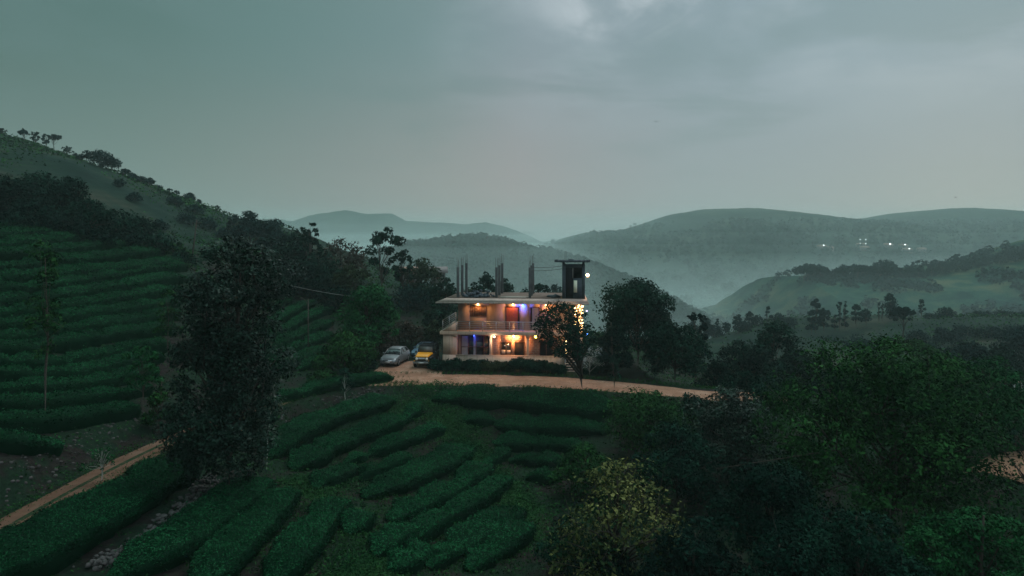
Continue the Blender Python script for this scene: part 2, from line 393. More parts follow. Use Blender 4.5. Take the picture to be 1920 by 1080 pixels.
# patch of bare reddish earth at the right edge
g_ = np.array([29.9, 40.6]); th = np.linspace(0, 2 * math.pi, 60, endpoint=False)
ring_ = np.stack([np.cos(th) * 2.2, np.sin(th) * 4.2], 1) * (1 + .25 * fbm(np.cos(th) * 2, np.sin(th) * 2, 3, 44))[:, None]
V2 = np.vstack([[g_]] + [g_ + ring_ * k for k in (.15, .3, .45, .6, .75, .9, 1.0)]); zz = H(V2[:, 0], V2[:, 1]) + .07; zz[-60:] -= .3
tri = [(0, 1 + k, 1 + (k + 1) % 60) for k in range(60)]; q = [(1 + a * 60 + k, 1 + (a + 1) * 60 + k, 1 + (a + 1) * 60 + (k + 1) % 60, 1 + a * 60 + (k + 1) % 60) for a in range(6) for k in range(60)]
tag(put('bare_ground', raw_mesh('bare_ground', np.column_stack([V2, zz]), [np.array(q), np.array(tri)], tone=np.zeros(len(q) + len(tri)), smooth_=True), M_dirt), kind='structure')

# ---- distant hills and mountains (profiles of the ridges at their own distances)
def far_mat(name, a, b_, c, sc):
    m, nt, b = new_mat(name); L = nt.links.new
    t = nn(nt, 'ShaderNodeTexCoord')
    n = nn(nt, 'ShaderNodeTexNoise', inp={'Scale': sc, 'Detail': 10.0, 'Roughness': 0.65}); L(t.outputs['Object'], n.inputs['Vector'])
    r = ramp(nt, [(0.40, a), (0.5, b_), (0.60, c)]); L(n.outputs[0], r.inputs[0]); L(r.outputs[0], b.inputs['Base Color'])
    b.inputs['Roughness'].default_value = 1.0; b.inputs['Specular IOR Level'].default_value = 0.0
    bm = nn(nt, 'ShaderNodeBump', inp={'Strength': 1.0, 'Distance': 3.0}); L(n.outputs[0], bm.inputs['Height']); L(bm.outputs[0], b.inputs['Normal'])
    return m
HILLS = {}
def hill(name, D, prof, w, zb, mat, rough, seed, nx=240, ny=70, back=0.6, treebump=0.0, power=1.0):
    px = np.array([p[0] for p in prof], float); py = np.array([p[1] for p in prof], float)
    u = np.linspace(px[0], px[-1], nx); v = np.linspace(-1, back, ny)
    U, Vv = np.meshgrid(u, v); x = (U - 960) * D / F; y = D + Vv * w
    top = CZ - (np.interp(U, px, py) - HZ) * D / F
    k = np.cos(np.clip(np.abs(Vv), 0, 1) * math.pi / 2) ** power
    e = np.minimum(smooth(px[0], px[0] + 60, U), smooth(px[-1], px[-1] - 60, U))
    sp = 1 - np.abs(fbm(x / (w * .35), y / (w * .6), 4, seed)) * 2.2       # spurs and gullies
    z = zb + (top - zb) * k * e + rough * (sp - 0.7) * (1 - k ** 3) * smooth(0, .15, k)
    z += treebump * fbm(x / 6.0, y / 6.0, 3, seed + 3) * smooth(0, .2, k)
    VV = np.stack([x, y, z], -1).reshape(-1, 3)
    i = (np.arange(ny - 1)[:, None] * nx + np.arange(nx - 1)[None]).ravel()
    me = raw_mesh(name, VV, np.stack([i, i + 1, i + nx + 1, i + nx], -1), smooth_=True)
    HILLS[name] = (x, y, z)
    return tag(put(name, me, mat), kind='structure')
M_far = far_mat('far_forest', (.008, .020, .015), (.014, .030, .020), (.028, .042, .026), 0.012)
M_mid = far_mat('mid_forest', (.006, .016, .011), (.011, .025, .016), (.022, .036, .020), 0.03)
M_val = far_mat('valley_slope', (.004, .026, .022), (.016, .058, .038), (.070, .085, .046), 0.035)
hill('mountains', 1800, [(300,440),(400,420),(520,411),(560,417),(600,403),(650,395),(690,402),(735,401),(760,415),(830,418),(875,421),(910,417),(950,426),(990,441),(1020,457),(1045,466),(1080,480),(1150,500)], 480, -60, M_far, 28, 31, treebump=3)
hill('saddle_hill', 2300, [(960,470),(1000,455),(1040,450),(1080,456),(1120,470)], 300, -60, M_far, 10, 33)
hill('ridge', 1450, [(960,500),(1000,474),(1030,458),(1060,446),(1100,436),(1150,434),(1185,427),(1220,416),(1260,402),(1310,394),(1380,392),(1450,398),(1520,408),(1580,418),(1640,408),(1700,398),(1780,391),(1840,396),(1880,402),(1920,409),(2050,430),(2200,440)], 690, -55, M_far, 30, 41, nx=420, treebump=1.5, power=0.9)
hill('forested_hill', 640, [(650,500),(700,482),(770,464),(820,458),(870,452),(905,450),(940,457),(990,470),(1040,481),(1090,494),(1130,510),(1180,530),(1240,562),(1300,590)], 240, -52, M_mid, 15, 51, nx=300, treebump=4)
hill('terraced_hill', 480, [(1330,600),(1400,590),(1450,545),(1480,520),(1550,519),(1600,517),(1650,513),(1700,511),(1750,502),(1800,493),(1850,484),(1890,470),(1920,460),(2100,420),(2300,400)], 190, -48, M_val, 12, 61, nx=300, treebump=1.2)
hill('valley_spur', 950, [(1080,560),(1150,528),(1220,512),(1300,505),(1380,500),(1450,505),(1520,520),(1600,545)], 280, -54, M_val, 14, 71, treebump=3)

# ------------------------------------------------------------------ foliage
def unit(v): return v / (np.linalg.norm(v, axis=1)[:, None] + 1e-9)
def leaf_quads(rs, P, Nrm, size, aspect=0.55, jitter=0.7, up=0.4):
    """one diamond leaf face at each point"""
    n = len(P); N = unit(Nrm + rs.normal(0, jitter, (n, 3)) + [0, 0, up])
    A = unit(np.cross(N, rs.normal(0, 1, (n, 3)))); B = np.cross(N, A)
    s = (size * np.clip(rs.lognormal(-.06, .32, n), .4, 1.9))[:, None] if np.isscalar(size) else (size * rs.uniform(0.7, 1.3, n))[:, None]
    V = np.stack([P - A * s * .5, P + B * s * aspect * .5 + A * s * .08, P + A * s * .5 - N * s * .08, P - B * s * aspect * .5 + A * s * .08], 1).reshape(-1, 3)
    return V, np.arange(n * 4).reshape(-1, 4)
def crown(rs, lobes, n, size, tonevar=0.22, up=0.45, shell=0.55, flat=0.8, tb=None):
    Lb = np.array([l[:4] for l in lobes], float); w = Lb[:, 3] ** 2; k = rs.choice(len(Lb), n, p=w / w.sum())
    d = unit(rs.normal(0, 1, (n, 3)) + [0, 0, 0.25]); c = Lb[k, :3]; r = Lb[k, 3]
    # twig clumps: pull the points towards random tips on each lobe
    nt_ = 42; tips = unit(rs.normal(0, 1, (len(Lb) * nt_, 3)) + [0, 0, 0.2]).reshape(len(Lb), nt_, 3)
    ti = rs.integers(0, nt_, n); tp = tips[k, ti]; mixk = rs.uniform(0.55, 1.0, n)[:, None]
    d = unit(d * (1 - mixk) * 0.9 + tp * mixk)
    rad = r * (shell + (1.08 - shell) * rs.uniform(0, 1, n) ** 0.6) * rs.normal(1, 0.07, n)
    P = c + d * rad[:, None] * [1, 1, flat]
    lt = rs.uniform(-1, 1, len(Lb)) * tonevar if tb is None else np.array(tb)
    tone = np.clip(0.42 + lt[k] + rs.normal(0, 0.17, (len(Lb), nt_))[k, ti] + rs.normal(0, 0.13, n), 0, 1)
    V, Q = leaf_quads(rs, P, d, size, up=up)
    return V, Q, tone
def crown_mesh(name, *a, **kw):
    V, Q, t = crown(*a, **kw); return raw_mesh(name, V, Q, tone=t)

def lobes_for(rs, kind, Ht, W):
    """crown lobes (x, y, z, r) of a tree Ht tall and W wide, by habit"""
    L_ = []
    def ring(n, z, rad, r, j=0.28):
        a0 = rs.uniform(0, 6.28)
        for i in range(n):
            a = a0 + 6.283 * i / n + rs.uniform(-.5, .5)
            L_.append((rad * math.cos(a) * rs.uniform(1 - j, 1 + j), rad * math.sin(a) * rs.uniform(1 - j, 1 + j), z * Ht + rs.uniform(-.04, .04) * Ht, r * rs.uniform(.6, 1.35)) if rs.uniform() > .12 or not L_ else L_[-1])
    w = W / 2
    if kind == 'broad':
        ring(6, .24, w * .55, w * .36); ring(6, .42, w * .70, w * .38); ring(7, .60, w * .70, w * .38); ring(5, .76, w * .42, w * .34); ring(3, .88, w * .18, w * .28); ring(2, .58, w * .2, w * .4)
    elif kind == 'column':
        for z in (.18, .32, .46, .60, .72): ring(4, z, w * .48, w * .50)
        ring(4, .82, w * .40, w * .44); ring(2, .91, w * .22, w * .34)
    elif kind == 'open':
        for z in (.45, .58, .70, .82, .90): ring(4, z, w * rs.uniform(.35, .75), w * .20, .4)
        ring(2, .95, w * .2, w * .16)
    elif kind == 'slim':
        for z in (.40, .52, .64, .74, .84, .92): ring(2, z, w * rs.uniform(.2, .55), w * .30, .5)
    elif kind == 'umbrella':
        ring(6, .84, w * .66, w * .24); ring(4, .90, w * .3, w * .26); ring(4, .72, w * .5, w * .15)
    elif kind == 'round':
        ring(6, .36, w * .58, w * .40); ring(6, .58, w * .62, w * .44); ring(5, .75, w * .46, w * .42); ring(2, .86, w * .12, w * .34)
    elif kind == 'shrub':
        ring(6, .30, w * .6, w * .38); ring(5, .55, w * .45, w * .38); ring(3, .76, w * .22, w * .30)
    elif kind == 'cone':
        for i, z in enumerate((.25, .38, .50, .62, .74, .85, .94)): ring(3, z, w * (.62 - .08 * i), w * (.36 - .035 * i))
    return L_
def branches(rs, m, lobes, Ht, r0, fork=0.28, lean=(0, 0), every=1):
    """tapered trunk with limbs running out to the lobes"""
    k = 7; z = np.linspace(-0.25, 0.86 * Ht, k); wob = np.cumsum(rs.normal(0, 0.012 * Ht, (k, 2)), axis=0); wob[0] = wob[1] = 0
    P = np.column_stack([wob[:, 0] + lean[0] * (z / Ht) ** 1.5, wob[:, 1] + lean[1] * (z / Ht) ** 1.5, z]); rad = r0 * (1.12 - np.linspace(0, 1, k) ** .8 * 0.95)
    m.tube(P, rad, 8)
    for l in lobes[::every]:
        c = np.array(l[:3]); zf = min(max(fork * Ht, c[2] - 0.25 * Ht - 0.35 * np.hypot(c[0], c[1])), 0.75 * Ht)
        s = np.array([np.interp(zf, z, P[:, 0]), np.interp(zf, z, P[:, 1]), zf]); rr_ = np.interp(zf, z, rad) * .5
        mid = s * .5 + c * .5 + rs.normal(0, .03 * Ht, 3) + [0, 0, .03 * Ht]
        m.tube([s, mid, c, c + (c - mid) * .35], [rr_, rr_ * .6, rr_ * .3, rr_ * .12], 5)
        for _ in range(3):
            e = c + rs.normal(0, 1, 3) * l[3] * .65
            m.tube([mid * .4 + c * .6, (mid + e) / 2 + (c - mid) * .3, e], [rr_ * .3, rr_ * .2, rr_ * .07], 4, cap=False)
LEAF = {
 'dark':   leaf_mat('leaf_dark', (.001, .012, .008), (.009, .044, .026)),
 'deep':   leaf_mat('leaf_deep', (.001, .008, .006), (.006, .030, .019)),
 'green':  leaf_mat('leaf_green', (.002, .016, .006), (.028, .100, .024)),
 'bright': leaf_mat('leaf_bright', (.003, .034, .012), (.020, .100, .030)),
 'glossy': leaf_mat('leaf_glossy', (.0008, .009, .006), (.018, .050, .030), rough=0.5, spec=0.12),
 'yellow': leaf_mat('leaf_yellow', (.005, .024, .009), (.185, .185, .062)),
 'brown':  leaf_mat('leaf_brown', (.018, .018, .013), (.075, .052, .038)),
 'olive':  leaf_mat('leaf_olive', (.008, .020, .010), (.040, .050, .022)),
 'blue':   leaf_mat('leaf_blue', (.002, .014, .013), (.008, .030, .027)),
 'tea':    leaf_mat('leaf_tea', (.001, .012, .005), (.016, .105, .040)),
 'weed':   leaf_mat('leaf_weed', (.005, .034, .012), (.034, .105, .032)),
 'white':  leaf_mat('leaf_white', (.20, .21, .20), (.55, .55, .53)),
}
M_bark = plain('bark', (.060, .048, .040), 0.9, var=.4, scale=6, spec=.1, bump=.6)
M_bark_pale = plain('pale_bark', (.30, .29, .26), 0.9, var=.3, scale=6, spec=.1, bump=.4)
def tree_meshes(kind, Ht, W, n, size, seed, r0=None, shell=0.5, keep=None, tonevar=0.22, lobes=None, fork=.28, every=1, lean=(0, 0)):
    rs = np.random.default_rng(seed)
    lb = lobes if lobes is not None else lobes_for(rs, kind, Ht, W)
    m = MB(); branches(rs, m, lb, Ht, r0 or 0.022 * Ht + .04, fork=fork, every=every, lean=lean)
    f = [np.vstack(m.q), np.vstack(m.t)]
    return raw_mesh('trunk', np.vstack(m.v), f, smooth_=True), crown_mesh('crown', rs, lb, n, size, shell=shell, tonevar=tonevar)
def place_tree(name, tm, cm, x, y, label, cat, leaf, group=None, rz=0.0, s=1.0, sz=None, z=None, bark=None):
    z = h1(x, y) if z is None else z
    e = empty(name, (x, y, z), label, cat, group, rz); e.scale = (s, s, sz or s)
    if tm is not None:
        t = put('trunk', tm, None, e)
        if not tm.materials: tm.materials.append(bark or M_bark)
    c = put('crown', cm, None, e)
    if not cm.materials: cm.materials.append(LEAF[leaf])
    elif cm.materials[0] != LEAF[leaf]:
        c.material_slots[0].link = 'OBJECT'; c.material_slots[0].material = LEAF[leaf]
    return e
def tree_at(px, top, wpx, Y, kind, leaf, label, seed, name='tree', cat='tree', group=None, dens=1.0, size=None, base_z=None, shell=.5, bark=None, tonevar=.22, r0=None, fork=.28, hpx=None, lobes_fn=None, lean=(0, 0)):
    x = (px - 960) * Y / F; zt = CZ - (top - HZ) * Y / F; zb = h1(x, Y) if base_z is None else base_z
    Ht = max(1.5, (zt - zb) / 0.985); W = wpx * Y / F
    size = size or max(0.13, 2.6 * Y / 692 * 1.0)
    n = int(dens * min(150000, 15.0 * W * Ht / (size * size)))
    rs = np.random.default_rng(seed + 999)
    lb = lobes_fn(rs, Ht, W) if lobes_fn else None
    tm, cm = tree_meshes(kind, Ht, W, n, size, seed, r0=r0, shell=shell, tonevar=tonevar, fork=fork, lobes=lb, lean=lean)
    return place_tree(name, tm, cm, x, Y, label, cat, leaf, group, z=zb, bark=bark)

# ------------------------------------------------------------------ tea hedges
def interp_path(pts, n=None):
    return dense(pts, 0.35)
def tea_row(path_xy, width, height, seed, lpm2=85, size=None, rough=.4):
    """one clipped hedge following the ground: a rounded body under a skin of leaves"""
    rs = np.random.default_rng(seed)
    P = dense(path_xy, 0.4); k = len(P)
    if k < 4: P = dense(path_xy, 0.15); k = len(P)
    T = np.gradient(P, axis=0); T /= np.linalg.norm(T, axis=1)[:, None] + 1e-9; N = np.stack([-T[:, 1], T[:, 0]], 1)
    prof = [(-.78, .06), (-1.0, .55), (-.88, .88), (-.45, 1.0), (0, 1.03), (.45, 1.0), (.88, .88), (1.0, .55), (.78, .06)]
    s = np.linspace(0, 1, k); Ln = np.linalg.norm(np.diff(P, axis=0), axis=1).sum()
    e = np.minimum(1, np.minimum(s, 1 - s) * Ln / (0.7 * width)) ** .6; e = np.maximum(e, .18)
    gaps = 1 - 0.34 * smooth(.10, .4, fbm(P[:, 0] * .55 + seed, P[:, 1] * .55, 3, seed % 97))
    prof = np.array(prof); m_ = len(prof)
    x = P[:, None, 0] + N[:, None, 0] * prof[None, :, 0] * width / 2 * (e * gaps)[:, None]
    y = P[:, None, 1] + N[:, None, 1] * prof[None, :, 0] * width / 2 * (e * gaps)[:, None]
    x = x + .26 * fbm(x * 1.7, y * 1.7, 3, seed % 89); y = y + .26 * fbm(x * 1.7 + 9, y * 1.7, 3, seed % 83)
    g = H(x.ravel(), y.ravel()).reshape(x.shape); gc = H(P[:, 0], P[:, 1])[:, None]
    gz = g * .5 + gc * .5                                       # clipped tops lie flatter than the slope
    hh = height * (1 + rough * fbm(x * 1.1, y * 1.1, 4, seed % 71)) * (e * gaps)[:, None]
    z = np.where(prof[None, :, 1] < .1, np.minimum(g, gz) - .15, gz + prof[None, :, 1] * hh)
    V = np.stack([x, y, z], -1); body = V.reshape(-1, 3)
    i = (np.arange(k - 1)[:, None] * m_ + np.arange(m_ - 1)[None]).ravel(); Q = np.stack([i, i + 1, i + m_ + 1, i + m_], -1)
    area = Ln * (width + 1.4 * height); n = int(area * lpm2)
    a = rs.integers(0, k - 1, n); b = rs.choice(m_ - 1, n, p=np.array([1, 2, 2.2, 2.2, 2.2, 2.2, 2, 1]) / 14.8); fu, fv = rs.uniform(0, 1, (2, n))
    p = (V[a, b] * ((1 - fu) * (1 - fv))[:, None] + V[a + 1, b] * (fu * (1 - fv))[:, None] + V[a, b + 1] * ((1 - fu) * fv)[:, None] + V[a + 1, b + 1] * (fu * fv)[:, None])
    e1 = V[a + 1, b] - V[a, b]; e2 = V[a, b + 1] - V[a, b]; nr = unit(np.cross(e2, e1)); nr *= np.sign(nr[:, 2:3] + .3)
    p = p + nr * (rs.uniform(-.02, .10, n) + np.where(rs.uniform(0, 1, n) < .12, rs.exponential(.11, n), 0))[:, None]
    size = size or .14
    LV, LQ = leaf_quads(rs, p, nr, size, aspect=.6, jitter=.8, up=.1)
    patch = fbm(p[:, 0] * .35, p[:, 1] * .35, 3, 7)
    tone = np.clip(.50 + .50 * patch + rs.normal(0, .17, n) - np.where((b < 2) | (b > 5), .42, 0), 0, 1)   # sides darkened: the shade between rows is painted into the leaf tone
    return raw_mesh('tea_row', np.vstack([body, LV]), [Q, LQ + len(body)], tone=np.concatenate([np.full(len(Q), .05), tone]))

# ------------------------------------------------------------------ tea rows
ORD = ['lowest','second','third','fourth','fifth','sixth','seventh','eighth','ninth','tenth','eleventh','twelfth','thirteenth','fourteenth','fifteenth','sixteenth','seventeenth','eighteenth','nineteenth','twentieth']
def img_path(pts):
    P = dense(pts, 22); return np.array([G(a, b) for a, b in P])
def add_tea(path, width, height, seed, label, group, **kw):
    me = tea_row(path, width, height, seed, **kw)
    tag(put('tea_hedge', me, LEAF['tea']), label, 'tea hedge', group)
# A: the big slope on the left, rows one above the other
left_y0 = [842, 803, 770, 741, 716, 692, 668, 645, 622, 600, 577, 554, 530, 507, 485, 465, 448, 433]
left_x1 = [115, 262, 285, 300, 310, 320, 330, 335, 345, 350, 350, 345, 335, 300, 270, 205, 130, 62]
for i, (y0, x1) in enumerate(zip(left_y0, left_x1)):
    def yy(x):
        t = max(0.0, min(1.0, (x - (90 if i < 6 else 0)) / 330.0))
        drop = (66 if i < 6 else 52 if i < 12 else 34)
        return y0 - drop * t ** (1.15) + 2.5 * math.sin(x / 37.0 + i) * (1 if i < 12 else .4)
    xs = list(range(-60, x1, 40)) + [x1]
    path = np.array([G(x, yy(x)) for x in xs])
    ga = G(60, y0); gb = G(60, left_y0[i + 1]) if i + 1 < len(left_y0) else ga + (ga - G(60, left_y0[i - 1]))
    za, zb = h1(*ga), h1(*gb); gap = math.hypot(np.linalg.norm(gb - ga), zb - za)
    wd_ = min(2.8, max(1.0, .68 * gap))
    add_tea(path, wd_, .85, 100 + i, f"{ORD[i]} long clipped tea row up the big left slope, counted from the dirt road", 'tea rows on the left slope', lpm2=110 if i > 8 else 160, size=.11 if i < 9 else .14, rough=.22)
# B: rows seen between the tall dark tree and the parking yard
mid = [[(558,696),(585,688),(612,678)], [(505,700),(545,688),(570,676),(615,658)], [(505,681),(545,664),(580,648),(622,630)], [(505,658),(540,642),(580,625),(625,606)],
       [(505,634),(540,616),(580,597),(628,582)], [(500,612),(530,597),(560,582),(590,572)], [(495,585),(520,576),(545,566)]]
for i, p in enumerate(mid):
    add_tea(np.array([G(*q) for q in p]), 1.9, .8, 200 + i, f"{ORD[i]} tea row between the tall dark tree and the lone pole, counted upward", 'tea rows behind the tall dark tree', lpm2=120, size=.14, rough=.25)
# C: rows below the road in the middle of the photo
low = [([(515,758),(560,744),(610,732),(660,722),(700,718),(738,712)], 1.5, 'short tea row on the near edge of the dirt track beside the yard'),
       ([(498,862),(530,838),(560,820),(600,800),(640,785),(700,766),(745,752)], 2.1, 'long tea row starting at the tall dark tree and climbing to the road bank'),
       ([(548,885),(580,868),(620,846),(660,830),(720,808),(768,788)], 1.9, 'second long tea row below the road bank, ending in a rounded lower tip'),
       ([(692,858),(740,842),(790,824),(836,806)], 1.3, 'narrow tea row above the grassy strip in the middle field'),
       ([(642,874),(668,868),(692,862)], 1.4, 'very short tea clump at the lower end of the narrow row'),
       ([(672,905),(720,888),(775,866)], .8, 'thin weak tea row bordering the grassy strip'),
       ([(682,938),(740,918),(790,896),(840,872),(885,842)], 2.0, 'thick tea row curving through the centre of the lower field'),
       ([(728,982),(780,962),(830,938),(880,910),(912,876)], 1.7, 'tea row just below the thick central one'),
       ([(775,1020),(820,990),(870,962),(915,935),(955,902)], 1.3, 'narrow pale tea row bending up beside the weedy strip'),
       ([(800,1068),(850,1040),(900,1012),(945,985),(975,960)], 1.6, 'last but one tea row at the bottom of the central field'),
       ([(880,1075),(920,1048),(960,1022),(995,990)], 1.5, 'lowest tea row of the central field near the yellowish tree')]
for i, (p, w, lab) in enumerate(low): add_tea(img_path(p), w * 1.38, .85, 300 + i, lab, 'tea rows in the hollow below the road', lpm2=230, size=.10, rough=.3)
low2 = [([(588,922),(630,902),(672,884)], 1.3, 'short low tea row between the second long row and the grassy strip'),
        ([(700,1046),(742,1022),(778,1000)], 1.4, 'short tea row left of the lowest central rows'),
        ([(735,1078),(775,1058),(815,1040)], 1.5, 'stubby tea row touching the bottom edge left of the central field'),
        ([(905,880),(935,868),(952,852)], 1.0, 'tiny tea clump at the upper end of the weedy strip'),
        ([(745,800),(775,785),(790,765)], 1.1, 'small tea clump between the field top and the weedy strip')]
for i, (p, w, lab) in enumerate(low2): add_tea(img_path(p), w * 1.3, .8, 350 + i, lab, 'tea rows in the hollow below the road', lpm2=230, size=.10, rough=.3)
fg = [([(-60,1095),(0,1072),(60,1046),(120,1016),(200,972),(280,925),(350,878)], 2.7, 'broad tea row running along the lower edge of the dirt track'),
      ([(205,1095),(260,1068),(310,1045),(360,1015),(410,978),(460,935),(490,905)], 2.3, 'broad tea row directly below the rubble wall'),
      ([(370,1120),(410,1075),(450,1030),(500,975),(545,930)], 1.9, 'wide tea row in the lower left, second below the rubble wall'),
      ([(500,1120),(540,1075),(575,1025),(605,985),(640,955)], 1.7, 'third tea row below the rubble wall, cut by the bottom edge'),
      ([(652,1005),(668,992),(690,975)], 1.5, 'single round tea bush at the lower end of the field')]
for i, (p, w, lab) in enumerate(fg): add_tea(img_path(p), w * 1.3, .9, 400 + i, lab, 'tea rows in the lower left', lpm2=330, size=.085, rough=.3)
rt = [([(808,752),(850,752),(900,754),(960,757),(1030,762),(1100,768),(1150,772)], 2.2, 'topmost tea row on the bank right under the road'),
      ([(868,792),(900,793),(932,795)], 1.5, 'short tea clump below the bank under the road'),
      ([(928,802),(980,805),(1050,807),(1145,812)], 1.9, 'second level tea row below the road on the right of the weedy strip'),
      ([(925,835),(980,838),(1040,842),(1115,846)], 1.8, 'third level tea row right of the weedy strip'),
      ([(955,868),(1000,871),(1065,874)], 1.7, 'fourth level tea row right of the weedy strip'),
      ([(985,900),(1020,903),(1050,905)], 1.5, 'lowest tea row right of the weedy strip, beside the yellowish tree')]
for i, (p, w, lab) in enumerate(rt): add_tea(img_path(p), w * 1.32, .85, 500 + i, lab, 'level tea rows under the road', lpm2=200, size=.11, rough=.3)

# ---- weeds and undergrowth (nobody could count them)
rs = np.random.default_rng(77)
def tufts(path_or_pts, n, spread, size, seed, height=.35):
    r_ = np.random.default_rng(seed); C_ = []
    for px, py, sp, wgt in path_or_pts:
        k = int(n * wgt); c = G(px, py); C_.append(np.column_stack([c[0] + r_.normal(0, sp, k), c[1] + r_.normal(0, sp * 1.3, k)]))
    P = np.vstack(C_); z = H(P[:, 0], P[:, 1])
    hgt = height * np.clip(.4 + 1.6 * fbm(P[:, 0] * .6, P[:, 1] * .6, 3, seed), .1, 1.6)
    P3 = np.column_stack([P, z + hgt * r_.uniform(0, 1, len(P))])
    V, Q = leaf_quads(r_, P3, np.tile([0, 0, .6], (len(P), 1)), size, aspect=.4, jitter=.8, up=.2)
    return V, Q, np.clip(.45 + .6 * fbm(P[:, 0] * .5, P[:, 1] * .5, 3, seed + 1) + r_.normal(0, .2, len(P)), 0, 1)
wpts = [(790,738,1.2,1),(812,752,1.1,1),(830,775,1.0,1),(845,800,1.0,1),(865,822,1.0,1.2),(890,845,.8,1),(905,868,.7,1),(925,890,.7,1),(945,915,.8,1.2),(965,940,.8,1.2),(985,965,.9,1.2),
        (995,1000,.8,.8),(600,925,.7,.8),(560,905,.6,.6),(640,905,.6,.5),(720,1045,.8,.9),(690,1070,.8,.9),(745,1010,.6,.6),(640,1080,.6,.6),(780,770,.9,.6),(740,770,.8,.5)]
V, Q, t = tufts(wpts, 2300, 1, .16, 5)
tag(put('weeds', raw_mesh('weeds', V, Q, tone=t), LEAF['weed']), kind='stuff')
# ragged grass along the road edges and pebbles on it
E_ = []
for P, w in _RD:
    T = np.gradient(P, axis=0); T /= np.linalg.norm(T, axis=1)[:, None]; N = np.stack([-T[:, 1], T[:, 0]], 1); k = 22000
    j_ = rs.integers(0, len(P), k); sd = rs.choice([-1, 1], k); off = w + rs.normal(.12, .30, k); keep = fbm(P[j_, 0] * .6 + sd * 7, P[j_, 1] * .6, 3, 61) + rs.uniform(-.3, .3, k) > -.15
    E_.append((P[j_] + N[j_] * (sd * off)[:, None] + rs.normal(0, .1, (k, 2)))[keep])
E_ = np.vstack(E_); P3 = np.column_stack([E_, H(E_[:, 0], E_[:, 1]) + rs.uniform(.02, .26, len(E_))])
V, Q = leaf_quads(rs, P3, np.tile([0, 0, .5], (len(P3), 1)), .12, aspect=.3, jitter=.8)
tag(put('verge_grass', raw_mesh('verge_grass', V, Q, tone=rs.uniform(0, 1, len(P3))), LEAF['green']), kind='stuff')
cpts = [(x_, y_, 1.6, 1) for x_ in range(540, 1000, 60) for y_ in range(780, 1080, 45)]
V, Q, t = tufts(cpts, 900, 1, .13, 9, height=.3)
tag(put('undergrowth', raw_mesh('undergrowth', V, Q, tone=t * .7), LEAF['green']), kind='stuff')
# dark undergrowth across the near slopes
n = 90000
uy = np.sqrt(rs.uniform(24 ** 2, 108 ** 2, n)); ux = rs.uniform(-.85, .85, n) * uy
d = np.minimum(road_dist(ux, uy), yard_dist(ux, uy)); patch = fbm(ux * .12, uy * .12, 3, 15)
keep = (d > .35) & (patch + rs.uniform(-.45, .45, n) > -.12); ux, uy = ux[keep], uy[keep]
P3 = np.column_stack([ux, uy, H(ux, uy) + rs.uniform(0, .32, len(ux)) * np.clip(.6 + 1.5 * fbm(ux * .4, uy * .4, 2, 16), .2, 1.6)])
V, Q = leaf_quads(rs, P3, np.tile([0, 0, .7], (len(P3), 1)), .10 + .0026 * uy, aspect=.45, jitter=.7)
tag(put('undergrowth', raw_mesh('undergrowth', V, Q, tone=np.clip(.4 + .5 * fbm(ux * .3, uy * .3, 2, 18) + rs.normal(0, .2, len(ux)), 0, 1)), LEAF['green']), kind='stuff')
# low scrub on the left hill and the right-hand knoll
n = 110000
uy = rs.uniform(112, 270, n); ux = rs.uniform(-.80, .85, n) * uy
patch = fbm(ux / 22, uy / 22, 4, 25); keep = (patch + rs.uniform(-.25, .25, n) > np.where(ux < 20, .0, .16)) & ((ux < 20) | (rs.uniform(0, 1, n) < .4)); ux, uy = ux[keep], uy[keep]
P3 = np.column_stack([ux, uy, H(ux, uy) + rs.uniform(0, 1.1, len(ux))])
V, Q = leaf_quads(rs, P3, np.tile([0, 0, .7], (len(P3), 1)), .0042 * uy, aspect=.5, jitter=.7)
tag(put('scrub', raw_mesh('scrub', V, Q, tone=np.clip(.5 + fbm(ux / 9, uy / 9, 2, 26) + rs.normal(0, .2, len(ux)), 0, 1)), LEAF['green']), kind='stuff')

# ---- rubble bank and loose soil banks
def rock_mesh(r_, n, posf, s0, s1):
    base = MB(); base.ball((0, 0, 0), 1.0, 6, 4); bv = np.vstack(base.v); q = np.vstack(base.q); t = np.vstack(base.t)
    Vs, Qs, Ts = [], [], []
    for i in range(n):
        p = posf(i); s = r_.uniform(s0, s1) * r_.uniform(.6, 1.2, 3); a = r_.uniform(0, 6.28)
        v = bv * s * r_.uniform(.8, 1.2, (len(bv), 1)); v = np.column_stack([v[:, 0] * math.cos(a) - v[:, 1] * math.sin(a), v[:, 0] * math.sin(a) + v[:, 1] * math.cos(a), v[:, 2] * .75]) + p
        Qs.append(q + i * len(bv)); Ts.append(t + i * len(bv)); Vs.append(v)
    return raw_mesh('rubble', np.vstack(Vs), [np.vstack(Qs), np.vstack(Ts)])
M_rock = plain('field_stone', (.060, .055, .052), .95, var=.5, scale=2.2, spec=.15, bump=.6)
wallpath = img_path([(195,1060),(250,1035),(300,1000),(340,965),(372,930),(392,905)])
rw = np.random.default_rng(3)
def wpos(i):
    p = wallpath[rw.integers(0, len(wallpath))] + rw.normal(0, .34, 2); return [p[0], p[1], h1(p[0], p[1]) + rw.uniform(-.03, .28)]
tag(put('rubble_wall', rock_mesh(rw, 620, wpos, .06, .19), M_rock), 'low bank of grey field stones between two tea rows', 'rubble wall')
for nm, pts, k, lab in (('soil_bank', [(0,905),(60,880),(120,845),(180,815),(235,792),(270,780)], 170, None), ('soil_bank', [(690,735),(640,765),(600,790),(540,800)], 260, None), ('soil_bank', [(815,738),(900,737),(1000,741),(1100,748)], 260, None)):
    pp = img_path(pts); rq = np.random.default_rng(k)
    def spos(i):
        p = pp[rq.integers(0, len(pp))] + rq.normal(0, .6, 2); return [p[0], p[1], h1(p[0], p[1]) + rq.uniform(-.05, .05)]
    tag(put('loose_stones', rock_mesh(rq, k, spos, .04, .15), M_rock), kind='stuff')

